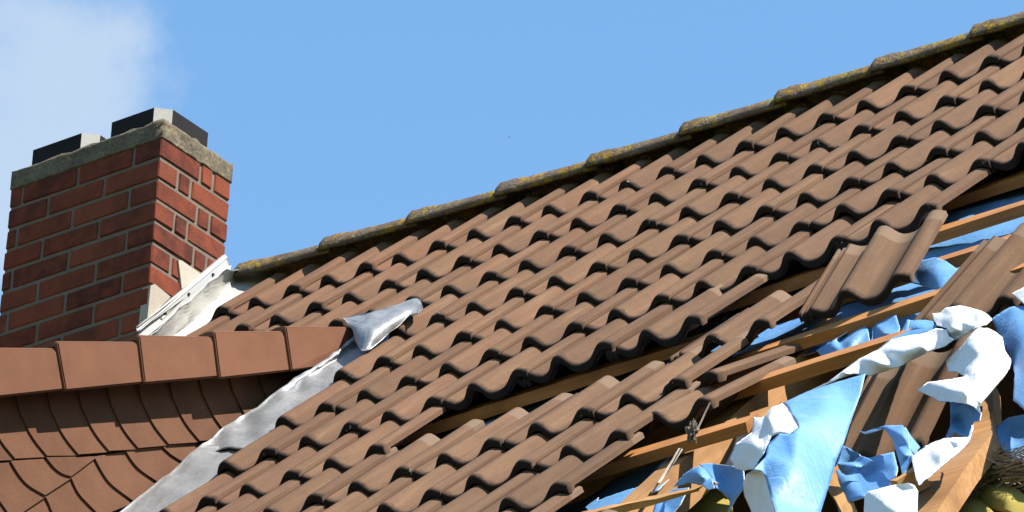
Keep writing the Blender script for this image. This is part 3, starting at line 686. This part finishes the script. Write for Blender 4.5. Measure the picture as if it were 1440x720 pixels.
# ------------------------------------------------------------------ loose tiles (lie on the roof, can be lifted off)
def loose(pose, label):
    X, Y, Z, T = pose
    cv = lambda a: a[0]*U + a[1]*V + a[2]*N
    o = bpy.data.objects.new('roof_tile', T_FULL); COL.objects.link(o)
    o.matrix_world = frame(cv(X), cv(Y), cv(Z), PR(T))
    return tag(o, label, 'roof tile', 'loose roof tiles')
loose(((0.9901,-0.1335,-0.0435),(-0.1285,-0.9864,0.1024),(0.0566,0.0958,0.9938),(3.7963,2.3725,0.0068)), 'loose brown tile twisted askew below the upper courses, above the long bare batten')
loose(((0.9873,0.1455,-0.0641),(0.1533,-0.9781,0.1411),(0.0422,0.1491,0.9879),(4.2335,2.6977,-0.0548)), 'dark loose tile at the right edge, lying behind the long bare batten on blue underlay')
loose(((0.9957,0.0924,-0.0002),(0.0884,-0.952,0.2929),(-0.0269,0.2917,0.9561),(4.3916,3.6664,-0.0908)), 'fallen brown tile shaded by the white membrane loop, below the broken batten')
def loose_m(mw, label):
    o = bpy.data.objects.new('roof_tile', T_FULL); COL.objects.link(o); o.matrix_world = mw
    return tag(o, label, 'roof tile', 'loose roof tiles')
def tip(p, up, n_side=0.):
    """tile whose right nose corner is at p (roof coordinates) and whose length runs along up"""
    y = (up[0]*U + up[1]*V + up[2]*N).normalized(); x = (U - U.dot(y)*y).normalized(); z = x.cross(y)
    x, z = x*math.cos(n_side)+z*math.sin(n_side), z*math.cos(n_side)-x*math.sin(n_side)
    return frame(x, y, z, PR(p))
loose_m(tip((3.3855,2.4385,0.016), (.0, -.42, -.036)), 'slipped brown tile hanging between the gap and the twisted tile')
loose_m(tip((3.3788,2.7694,0), (.095, -.379, -.082)), 'slipped brown tile tipped up on its right edge, upper of the two at the broken end')
loose_m(tip((3.4878,3.0218,0), (.031, -.414, -.060)), 'slipped brown tile on the broken edge, lower of two, with debris hanging below it')

# ------------------------------------------------------------------ broken timber
tag(beam('broken_batten', PR((3.3895,3.6422,-0.03)), PR((3.8731,3.8229,0)), N, .035, .024, SPLINT, None, seg=9, rng=rng, taper=.35, rough_end=.03), 'split orange batten sliver sticking out at the bottom of the hole', 'batten')
tag(beam('wood_splinter', PR((4.3307,3.9975,0)), PR((4.5934,4.418,0)), N, .05, .02, SPLINT, None, seg=6, rng=rng, taper=.6, rough_end=.03), 'short orange wood splinter beside the big blue flap', 'splinter')
tag(beam('wood_splinter', PR((3.518,3.289,-0.03)), PR((3.5917,3.5558,-0.03)), N, .008, .008, TWIG, None, seg=4, rng=rng, taper=.6), 'thin stick leaning across the dark gap under the tiles', 'splinter')
tag(beam('wood_splinter', PR((4.7388,4.4306,0.05)), PR((4.7783,4.3677,0.05)), N, .03, .05, SPLINT, None, seg=3, rng=rng), 'small orange wood block between blue band and white strip', 'splinter')
beam('rafter', P(4.55, VR+.05, -.112), P(4.55, 2.9, -.112), N, .075, .17, RAFTER, roof)

# ------------------------------------------------------------------ torn membrane
from mathutils.geometry import delaunay_2d_cdt
def cloth(name, outline, inner, m1, m2, wr=.005, wf=10., fray=.0015, seed=0, thick=.0016, cuts=9, relax=12, parent=None, flat=False):
    """thin sheet folded along the edges between its control points: flat facets, sharp folds, frayed rim"""
    wr *= .28; wf *= .7; fray *= .45; relax = int(relax*1.5)
    pts = [PR(p) for p in list(outline)+list(inner)]
    c = sum(pts, Vector())/len(pts); nrm = Vector()
    for a, b in zip(pts[:len(outline)], pts[1:len(outline)]+pts[:1]): nrm += (a-c).cross(b-c)
    k = (CAM_W*1.0).normalized(); e1 = k.orthogonal().normalized(); e2 = k.cross(e1)
    n = len(outline)
    q2 = [Vector((p.dot(e1), p.dot(e2))) for p in pts]
    ring = [(i, (i+1) % n) for i in range(n)]
    vv, ee, ff, ov, _, _ = delaunay_2d_cdt(q2, ring, [], 1, 1e-7)
    P3 = []
    for i, v_ in enumerate(vv):
        P3.append(pts[ov[i][0]] if ov[i] else c)
    bm = bmesh.new(); bv = [bm.verts.new(p) for p in P3]
    for f_ in ff:
        try: bm.faces.new([bv[i] for i in f_])
        except ValueError: pass
    bm.faces.ensure_lookup_table()
    for f_ in bm.faces:
        f_.normal_update()
        if f_.normal.dot(-CAM_W) < 0: f_.normal_flip()
    bmesh.ops.subdivide_edges(bm, edges=bm.edges[:], cuts=cuts, use_grid_fill=True)
    bmesh.ops.triangulate(bm, faces=bm.faces[:])
    inn = [v_ for v_ in bm.verts if not v_.is_boundary]
    for _ in range(relax): bmesh.ops.smooth_vert(bm, verts=inn, factor=.5, use_axis_x=True, use_axis_y=True, use_axis_z=True)
    bm.normal_update(); off = Vector((seed*3.1, seed*1.7, seed*.9)); mv = []
    for v_ in bm.verts:
        p = v_.co; f1 = noise.voronoi(p*wf*1.2+off)[0]
        a = noise.noise(p*wf*.7+off)*wr*.9 + (f1[0]-.4)*wr*1.5 - abs(noise.noise(p*wf*2.6-off))*wr*.5
        d = v_.normal*a
        if v_.is_boundary:
            d = d*.4 + (noise.noise_vector(p*90+off)*fray*.8 + noise.noise_vector(p*320+off)*fray*.7)
        mv.append((v_, d))
    for v_, d in mv: v_.co = v_.co + d
    bm.normal_update(); bm.verts.index_update()
    top = [v_.co + v_.normal*thick/2 for v_ in bm.verts]; bot = [v_.co - v_.normal*thick/2 for v_ in bm.verts]; B = len(top)
    fs, fm = [], []
    for f_ in bm.faces:
        t_ = tuple(v_.index for v_ in f_.verts); fs.append(t_); fm.append(0); fs.append(tuple(B+z for z in t_[::-1])); fm.append(1)
    for e in bm.edges:
        if e.is_boundary:
            l_ = e.link_loops[0]; a, b = l_.vert.index, l_.link_loop_next.vert.index
            fs.append((b, a, B+a, B+b)); fm.append(1)
    bm.free()
    return pyd(name, top+bot, fs, None, parent, smooth=not flat, mats=[m1, m2], fm=fm)
def mem(label, outline, inner, front, back, **kw):
    return tag(cloth('torn_membrane', outline, inner, front, back, **kw), label, 'membrane', 'torn underlay pieces')
mem('large pale blue flap hanging like a triangle at the bottom of the hole', [(4.2044,3.8626,0.15), (4.2286,3.7803,0.14), (4.274,3.7362,0.13), (4.3457,3.6957,0.12), (4.3691,3.7941,0.1), (4.4,3.9106,0.09), (4.4491,4.0813,0.075), (4.4638,4.1757,0.06), (4.5038,4.3136,0.045), (4.5397,4.4462,0.03), (4.6049,4.6448,0.02), (4.6197,4.766,0.07), (4.5253,4.5972,0.1), (4.4851,4.5254,0.115), (4.4262,4.4194,0.135), (4.4115,4.4031,0.15), (4.4009,4.4156,0.16), (4.4061,4.3502,0.165), (4.3653,4.2566,0.165), (4.3618,4.1856,0.165), (4.4055,4.2175,0.165), (4.4117,4.1696,0.165), (4.3142,4.0214,0.16), (4.2552,3.9273,0.155)], [(4.4088,4.0814,0.145), (4.5028,4.4067,0.14)], BLUE, WHITE, wr=.007, wf=9, seed=51)
mem('crumpled white curl at the upper left of the large blue flap', [(4.203,3.864,0.15), (4.1772,3.8697,0.15), (4.1382,3.8644,0.13), (4.0708,3.7933,0.12), (4.134,3.9272,0.12), (4.047,3.8775,0.09), (4.0518,3.934,0.075), (4.1059,4.0171,0.07), (4.175,4.0958,0.08), (4.3024,4.2581,0.12), (4.3155,4.2468,0.13), (4.3287,4.2354,0.14), (4.3297,4.2079,0.15), (4.3182,4.1519,0.155), (4.3525,4.1636,0.16), (4.3936,4.1982,0.16), (4.3998,4.1502,0.16), (4.3021,4.0018,0.155), (4.243,3.9076,0.15)], [(4.2585,4.1386,0.145), (4.2636,4.0449,0.165), (4.2973,4.0505,0.162), (4.1871,4.0876,0.105)], WHITE, BLUE, wr=.006, wf=13, fray=.004, seed=52)
mem('grey-white underside folded below the large blue flap', [(4.389,4.3967,0.155), (4.3997,4.3843,0.145), (4.4144,4.4006,0.13), (4.4735,4.507,0.11), (4.5196,4.5906,0.095), (4.5727,4.6866,0.07), (4.4671,4.5796,0.05), (4.3234,4.3713,0.05), (4.2395,4.2388,0.06), (4.2285,4.2058,0.08), (4.2742,4.2475,0.11)], [(4.3669,4.3781,0.1)], WHITE, BLUE, wr=.002, seed=53)
mem('long twisted white strip pulled tight up to the knot', [(4.0378,3.4696,0.06), (4.1045,3.4676,0.07), (4.1404,3.4455,0.08), (4.1669,3.3957,0.085), (4.216,3.3844,0.09), (4.2431,3.3442,0.095), (4.2966,3.369,0.1), (4.3771,3.4171,0.105), (4.4176,3.4241,0.11), (4.4919,3.5086,0.12), (4.5286,3.5752,0.12), (4.55,3.6005,0.115), (4.5109,3.579,0.1), (4.4591,3.5596,0.095), (4.4024,3.574,0.09), (4.3772,3.582,0.085), (4.2577,3.5266,0.07), (4.1874,3.4831,0.075), (4.1489,3.4642,0.07), (4.0937,3.4717,0.065)], [(4.3212,3.5851,0.115), (4.3961,3.5827,0.12), (4.4682,3.5927,0.125), (4.1776,3.496,0.085)], WHITE, BLUE, wr=.004, wf=14, fray=.002, seed=54)
mem('thin blue fold lying along the top of the white strip', [(4.1804,3.3288,0.075), (4.2126,3.2897,0.085), (4.2566,3.2938,0.09), (4.1825,3.1326,0.08), (4.1918,3.139,0.08), (4.2623,3.2882,0.09), (4.3429,3.3487,0.1), (4.3781,3.3444,0.1), (4.3944,3.3885,0.1), (4.3092,3.3701,0.095), (4.2471,3.3488,0.09)], [], BLUE, WHITE, wr=.002, seed=70)
mem('white knotted hump of torn fleece below the long batten', [(4.2847,3.1842,0.09), (4.3418,3.2434,0.1), (4.364,3.25,0.11), (4.4384,3.312,0.12), (4.4853,3.3563,0.12), (4.5588,3.4331,0.12), (4.5868,3.4605,0.11), (4.588,3.4601,0.1), (4.6087,3.5313,0.11), (4.6029,3.5704,0.12), (4.5696,3.5647,0.11), (4.5215,3.5493,0.1), (4.5024,3.5284,0.11), (4.4856,3.495,0.12), (4.4079,3.3987,0.11), (4.3437,3.2924,0.1)], [(4.5292,3.507,0.145), (4.551,3.5837,0.138), (4.6037,3.5272,0.138), (4.6168,3.5952,0.13), (4.409,3.3694,0.115)], WHITE, BLUE, wr=.004, wf=12, fray=.003, seed=55)
mem('wide white loop of fleece falling from the knot at the right', [(4.5915,3.5504,0.115), (4.6439,3.5907,0.115), (4.6763,3.6235,0.11), (4.7061,3.6559,0.1), (4.7227,3.7001,0.08), (4.7442,3.7292,0.06), (4.759,3.7763,0.055), (4.7598,3.8182,0.05), (4.766,3.8931,0.05), (4.7752,4.0041,0.05), (4.7804,4.0138,0.06), (4.7515,3.9642,0.08), (4.6941,3.8711,0.09), (4.62,3.767,0.08), (4.5404,3.6662,0.06), (4.4515,3.5008,0.05), (4.5053,3.5621,0.07), (4.578,3.6241,0.1), (4.599,3.6153,0.115)], [(4.7075,3.7073,0.13), (4.7422,3.7932,0.1), (4.7081,3.8024,0.128), (4.6894,3.8239,0.105), (4.7701,3.9312,0.085)], WHITE, BLUE, wr=.005, wf=10, fray=.002, seed=56)
mem('white tongue of fleece pointing left under the loop', [(4.4201,3.6331,0.03), (4.476,3.6677,0.05), (4.6182,3.815,0.08), (4.7248,3.9109,0.1), (4.7821,4.0136,0.085), (4.8216,4.0859,0.07), (4.8247,4.0997,0.055), (4.808,4.0857,0.07), (4.7858,4.0736,0.08), (4.7415,4.0363,0.08), (4.6186,3.9006,0.06), (4.5645,3.8196,0.05)], [(4.7067,3.9828,0.1), (4.7986,4.0753,0.11)], WHITE, BLUE, wr=.003, wf=14, fray=.003, seed=57)
mem('shaded blue inside of the loop', [(4.5997,3.817,0.03), (4.67,3.8831,0.035), (4.7424,3.968,0.04), (4.7922,4.0391,0.04), (4.7954,4.0649,0.03), (4.7547,4.0197,0.02), (4.7529,4.0663,0), (4.6549,3.9663,-0.02), (4.6187,3.9349,-0.02), (4.6396,3.9341,0), (4.6298,3.8934,0.015)], [(4.6452,3.8748,-0.01)], BLUE, WHITE, wr=.006, seed=58)
mem('grey-white strip trailing down left across the plank', [(4.7347,4.3097,0.06), (4.7503,4.2562,0.06), (4.7797,4.2206,0.055), (4.8257,4.2453,0.055), (4.8687,4.2681,0.055), (4.8468,4.1941,0.06), (4.8631,4.2214,0.06), (4.8982,4.3236,0.06), (4.9117,4.3938,0.065), (4.9146,4.4653,0.07), (4.9069,4.5221,0.07), (4.8992,4.5746,0.07), (4.8967,4.6015,0.07), (4.8488,4.52,0.065)], [(4.9019,4.4634,0.085), (4.8986,4.3715,0.075)], WHITE, BLUE, wr=.004, wf=14, fray=.004, seed=59)
mem('bright white rounded scrap at the bottom edge', [(4.777,4.6317,0.09), (4.7961,4.6459,0.1), (4.8811,4.6841,0.11), (4.9334,4.6998,0.11), (4.9458,4.7003,0.1), (4.9581,4.7169,0.09), (4.9876,4.8042,0.07), (5.0112,4.8827,0.05), (4.8208,4.7709,0.05), (4.7925,4.688,0.07)], [(4.9499,4.8414,0.11)], WHITE, BLUE, wr=.004, wf=9, seed=60)
mem('narrow pale blue band arching beside the fallen tile', [(4.3488,3.8381,0.03), (4.3984,3.8944,0.035), (4.4465,3.9264,0.045), (4.4974,3.9647,0.055), (4.5991,4.0603,0.07), (4.6585,4.1486,0.075), (4.7151,4.2661,0.07), (4.7373,4.3029,0.06), (4.7516,4.3805,0.05), (4.7464,4.3989,0.045), (4.7052,4.3185,0.05), (4.6521,4.2214,0.055), (4.5811,4.0958,0.055), (4.4979,3.9707,0.05), (4.4584,3.9515,0.045), (4.4074,3.9133,0.035)], [(4.6675,4.1991,0.085), (4.7351,4.3365,0.075)], BLUE, WHITE, wr=.002, seed=61)
mem('dark blue fold to the right of the arching band', [(4.5741,4.0103,0.05), (4.6087,4.0607,0.04), (4.646,4.106,0.02), (4.6741,4.1895,0.03), (4.6737,4.1977,0.05), (4.6167,4.0794,0.055)], [], BLUE, WHITE, wr=.003, seed=63)
mem('deep blue sheet in shade between the flap and the white scrap', [(4.2798,3.8172,0), (4.3936,3.9554,0.01), (4.4657,4.0552,0.015), (4.5854,4.1215,0.03), (4.6641,4.2636,0.03), (4.7114,4.3843,0.03), (4.6276,4.3645,0.02), (4.6308,4.3954,0.02), (4.5459,4.3234,0), (4.5307,4.3662,-0.03), (4.4287,4.182,-0.02), (4.3536,4.0116,0), (4.326,3.9338,0)], [(4.5124,4.1305,0), (4.3938,4.0015,-0.015)], BLUE, WHITE, wr=.008, wf=9, fray=.004, seed=62)
mem('pale blue torn corner folded over the deep blue sheet', [(4.4068,4.0794,0.03), (4.4775,4.1261,0.035), (4.5076,4.1295,0.045), (4.5474,4.1608,0.035), (4.5229,4.1682,0.03), (4.4986,4.1726,0.02), (4.4679,4.1623,0.02), (4.4478,4.1445,0.025)], [(4.5315,4.2113,0.05)], BLUE, WHITE, wr=.003, fray=.003, seed=74)
mem('broad blue flap at the right edge below the long batten', [(4.4908,3.2855,0.06), (4.5274,3.2975,0.07), (4.5669,3.3116,0.08), (4.6195,3.3387,0.08), (4.7294,3.3915,0.08), (5.0988,4.2582,0.03), (4.941,4.113,0.04), (4.8655,4.0082,0.04), (4.793,3.8268,0.05), (4.7222,3.6858,0.05), (4.6607,3.5826,0.06), (4.5723,3.4304,0.06)], [(4.7546,3.6415,0.09), (4.8863,3.9255,0.06)], BLUE, WHITE, wr=.008, wf=9, fray=.004, seed=64)
mem('small white tip at the right edge above the blue flap', [(4.534,3.2232,0.09), (4.5794,3.2369,0.1), (4.6688,3.209,0.1), (4.8095,3.5414,0.09), (4.6301,3.3614,0.09)], [], WHITE, BLUE, wr=.003, seed=65)
mem('dark blue scrap at the right edge above the twig nest', [(4.7514,3.93,-0.03), (4.7837,3.9176,-0.02), (4.8436,3.9342,-0.02), (4.9459,3.9911,-0.02), (5.0377,4.2534,-0.07), (4.9205,4.1708,-0.06), (4.8598,4.1206,-0.06), (4.8224,4.0697,-0.05), (4.7898,4.0171,-0.04)], [(4.8074,3.9598,-0.06)], BLUE, WHITE, wr=.006, fray=.003, seed=66)
mem('pale blue hump of membrane over the dark hole, left of the large flap', [(3.6068,3.5258,-0.06), (3.6676,3.5521,-0.03), (3.7272,3.5988,-0.01), (3.7698,3.6346,0), (3.8018,3.6678,0), (3.8485,3.7271,-0.01), (3.8847,3.7662,-0.02), (3.8745,3.7697,-0.01), (3.8924,3.8019,-0.02), (3.8716,3.7981,-0.02), (3.8347,3.7584,-0.015), (3.7306,3.6449,-0.03)], [(3.8472,3.7707,0.015)], BLUE, WHITE, wr=.004, fray=.003, seed=67)
mem('deep blue sheet sagging between the hump and the large flap', [(3.6856,3.4994,-0.03), (3.7388,3.5277,-0.03), (3.8602,3.6394,-0.02), (3.9353,3.717,-0.02), (3.9887,3.824,-0.03), (3.9565,3.829,-0.05), (3.9198,3.8349,-0.08), (3.898,3.7701,-0.07), (3.8432,3.7023,-0.06), (3.8168,3.6826,-0.05), (3.8092,3.6511,-0.05), (3.7756,3.6132,-0.04), (3.7282,3.553,-0.03)], [(3.8178,3.6108,-0.06)], BLUE, WHITE, wr=.006, seed=75)
mem('blue sheet at the bottom edge below the split sliver', [(3.5592,3.5573,-0.08), (3.5505,3.5158,-0.08), (3.5939,3.5105,-0.07), (3.6809,3.5771,-0.06), (3.6759,3.6362,-0.08), (3.6609,3.658,-0.09), (3.6864,3.7656,-0.1), (3.609,3.7202,-0.1)], [], BLUE, WHITE, wr=.005, seed=76)
mem('torn blue edge lying under the split batten sliver', [(3.2027,3.321,-0.1), (3.221,3.2716,-0.1), (3.2291,3.2951,-0.1), (3.3098,3.2787,-0.1), (3.3569,3.2794,-0.1), (3.307,3.1132,-0.11), (3.2914,2.9851,-0.12), (3.4278,3.2249,-0.11), (3.4563,3.3674,-0.1), (3.3676,3.3875,-0.1), (3.2622,3.398,-0.1)], [], BLUE, WHITE, wr=.006, fray=.004, seed=68)
mem('curled pale blue underlay lip beside the twisted tile', [(3.6811,2.0867,-0.03), (3.7585,2.1409,-0.02), (3.827,2.2165,-0.02), (3.8969,2.2967,-0.035), (3.9011,2.4222,-0.05), (3.8027,2.3243,-0.045), (3.6609,2.1701,-0.05), (3.6448,2.092,-0.045)], [(3.8433,2.3191,-0.015)], BLUE, WHITE, wr=.003, seed=69)
mem('pleated pale blue underlay between the two bare battens, left fold', [(3.5048,2.4701,-0.09), (3.5375,2.4808,-0.08), (3.5771,2.5015,-0.07), (3.6392,2.4063,-0.07), (3.6994,2.5136,-0.07), (3.789,2.6977,-0.085), (3.6401,2.6515,-0.1), (3.5576,2.5417,-0.1)], [(3.5573,2.4292,-0.09), (3.6754,2.631,-0.075), (3.6914,2.6031,-0.06), (3.6958,2.5954,-0.085)], BLUE, WHITE, wr=.004, fray=.003, seed=77)
mem('pleated pale blue underlay between the two bare battens, middle fold', [(3.6534,2.3986,-0.075), (3.7703,2.4699,-0.06), (3.8566,2.625,-0.06), (3.8741,2.7044,-0.065), (3.8192,2.7053,-0.08), (3.7953,2.697,-0.085)], [(3.8307,2.6718,-0.05), (3.7152,2.5057,-0.09)], BLUE, WHITE, wr=.004, fray=.003, seed=78)
mem('blue underlay piece left of the knot above the white strip', [(3.8715,2.6045,-0.05), (3.9486,2.6524,-0.05), (3.9937,2.6933,-0.05), (4.07,2.8294,-0.04), (3.9846,2.7763,-0.05), (3.8851,2.7042,-0.06)], [(3.9981,2.7851,-0.03)], BLUE, WHITE, wr=.003, seed=79)
mem('dark membrane tucked steeply under the short batten beside the debris', [(2.8619,2.1464,-0.3), (3.3284,2.7209,-0.16), (3.7181,3.185,-0.04), (3.8862,3.5813,-0.05), (3.2388,2.7556,-0.24), (3.0171,2.4799,-0.3)], [(3.3057,2.7592,-0.2)], BLUE, WHITE, wr=.006, seed=82)
mem('small blue scrap under the end of the slipped tile', [(3.512,2.5867,-0.1), (3.516,2.5482,-0.09), (3.5742,2.612,-0.09), (3.5989,2.6541,-0.1), (3.5616,2.6692,-0.1)], [(3.6113,2.7048,-0.07)], BLUE, WHITE, wr=.003, fray=.003, seed=80)

# ------------------------------------------------------------------ insulation, nest, crumbs
def batt(label, outline, inner, seed):
    return tag(cloth('insulation_batt', outline, inner, WOOL, WOOL, wr=.002, wf=8, fray=.001, seed=seed, thick=.02, cuts=7, relax=10), label, 'insulation', 'insulation batts')
batt('olive yellow insulation batt under the twig nest', [(4.6827,4.0406,-0.13), (4.6858,4.0001,-0.13), (4.7075,3.9963,-0.13), (4.7558,4.0342,-0.13), (4.91,4.2197,-0.13), (5.0665,4.4035,-0.13), (5.1439,4.6009,-0.13), (4.9054,4.3076,-0.13), (4.8277,4.2365,-0.13), (4.7385,4.1249,-0.13)], [(4.9137,4.2875,-0.105), (4.8123,4.1734,-0.11)], 72)
batt('olive yellow insulation batt beside the plank foot, lowest at the right', [(4.6839,4.209,-0.13), (4.6716,4.0678,-0.13), (4.7093,4.0863,-0.13), (4.8145,4.2287,-0.13), (4.9197,4.3691,-0.13), (4.9557,4.4911,-0.13), (4.775,4.3857,-0.13)], [(4.8027,4.2869,-0.105)], 71)
batt('shaded olive insulation at the bottom under the blue hump', [(3.1929,3.0094,-0.3), (3.0978,2.7391,-0.3), (3.1438,2.6944,-0.3), (3.2611,2.7896,-0.3), (3.3864,2.9694,-0.3), (3.4819,3.1794,-0.3)], [(3.3124,2.9936,-0.27)], 73)
pk = cloth('broken_plank', [(4.5941,3.5805,-0.03), (4.7128,3.8356,-0.03), (4.7404,3.91,-0.03), (4.8137,4.0598,-0.03), (4.8369,4.2518,-0.03), (4.8626,4.3917,-0.03), (4.8903,4.5345,-0.03), (4.9299,4.7213,-0.03), (4.8191,4.6569,-0.03), (4.6949,4.2778,-0.03), (4.6753,4.1187,-0.03), (4.6665,3.9847,-0.03), (4.6493,3.8565,-0.03), (4.5951,3.6891,-0.03)], [], RAFTER, RAFTER, wr=0, wf=5, fray=.0006, seed=81, thick=.05, cuts=3, relax=0, flat=True)
tag(pk, 'broad pale plank with snapped upper end beside the twig nest', 'plank')
rn = random.Random(9); vs, fs = [], []
NP = [(4.7341,4.1637,-0.09), (4.7399,4.1083,-0.09), (4.7562,4.0706,-0.085), (4.7778,4.053,-0.08), (4.8445,4.1069,-0.08), (4.908,4.1419,-0.08), (4.9891,4.196,-0.08)]
NP = [PR(p) for p in NP]
for k in range(650):
    t = rn.random()*(len(NP)-1.001); a = int(t); c = NP[a].lerp(NP[a+1], t-a) + Vector([rn.gauss(0, .017) for _ in range(3)])
    d = (U*rn.gauss(1, .5) + V*rn.gauss(0, .45) + N*rn.gauss(0, .3)).normalized(); L = rn.uniform(.015, .055); r = rn.uniform(.001, .0024)
    s1 = d.orthogonal().normalized(); s2 = d.cross(s1); b0 = len(vs)
    mid = Vector([rn.gauss(0, .004) for _ in range(3)])
    for (q, rr) in ((c-d*L, r), (c+mid, r), (c+d*L, r*.4)):
        for a_ in range(3): vs.append(q + s1*rr*math.cos(a_*2.1) + s2*rr*math.sin(a_*2.1))
    for q in (0, 3):
        for a_ in range(3): fs.append((b0+q+a_, b0+q+(a_+1) % 3, b0+q+3+(a_+1) % 3, b0+q+3+a_))
nest = pyd('twig_nest', vs, fs, TWIG); tag(nest, 'grey bird nest of dry twigs beside the bare rafter', 'nest')
bm = bmesh.new(); bmesh.ops.create_icosphere(bm, subdivisions=4, radius=.02)
for v_ in bm.verts:
    d = v_.co.normalized(); v_.co = d*(.011 + .012*noise.noise(d*2.3+Vector((4, 1, 2))) + .008*noise.noise(d*6)); v_.co.z *= 2.0
me = bpy.data.meshes.new('debris_clump'); bm.to_mesh(me); bm.free()
tag(link('debris_clump', me, MORTAR, None, Matrix.Translation(PR((3.696,3.4813,0.05)))), 'grey clump of mortar debris dangling under the lowest slipped tile', 'debris')
beam('hanging_wire', PR((3.5754,3.1643,0.03)), PR((3.7172,3.4926,0.055)), N, .003, .003, MORTAR, None, seg=3, rng=rng)['label'] = 'thin grey tie wire hanging from the lowest slipped tile'
bpy.data.objects['hanging_wire']['category'] = 'wire'

# ------------------------------------------------------------------ a bird far off above the ridge
d = (CAM_W*8445.6 + CAM_R*(716-720) + CAM_D*(193-360)).normalized(); c = Vector((0, 0, 1.6)) + d*420
vs = [(-.11, 0, .0), (.0, .025, .01), (.0, -.025, .01), (.12, 0, .01), (0, 0, .04), (0, 0, -.03), (-.03, .2, .07), (.05, .2, .07), (-.03, -.2, .07), (.05, -.2, .07), (.02, .12, .09), (.02, -.12, .09)]
fs = [(0, 1, 4), (1, 3, 4), (3, 2, 4), (2, 0, 4), (1, 0, 5), (3, 1, 5), (2, 3, 5), (0, 2, 5), (1, 4, 10), (10, 6, 7), (1, 10, 7), (2, 11, 4), (11, 9, 8), (2, 9, 11)]
tag(pyd('bird', [c + Vector(q)*.7 for q in vs], fs, BLACK), 'tiny dark bird far off in the blue sky', 'bird')
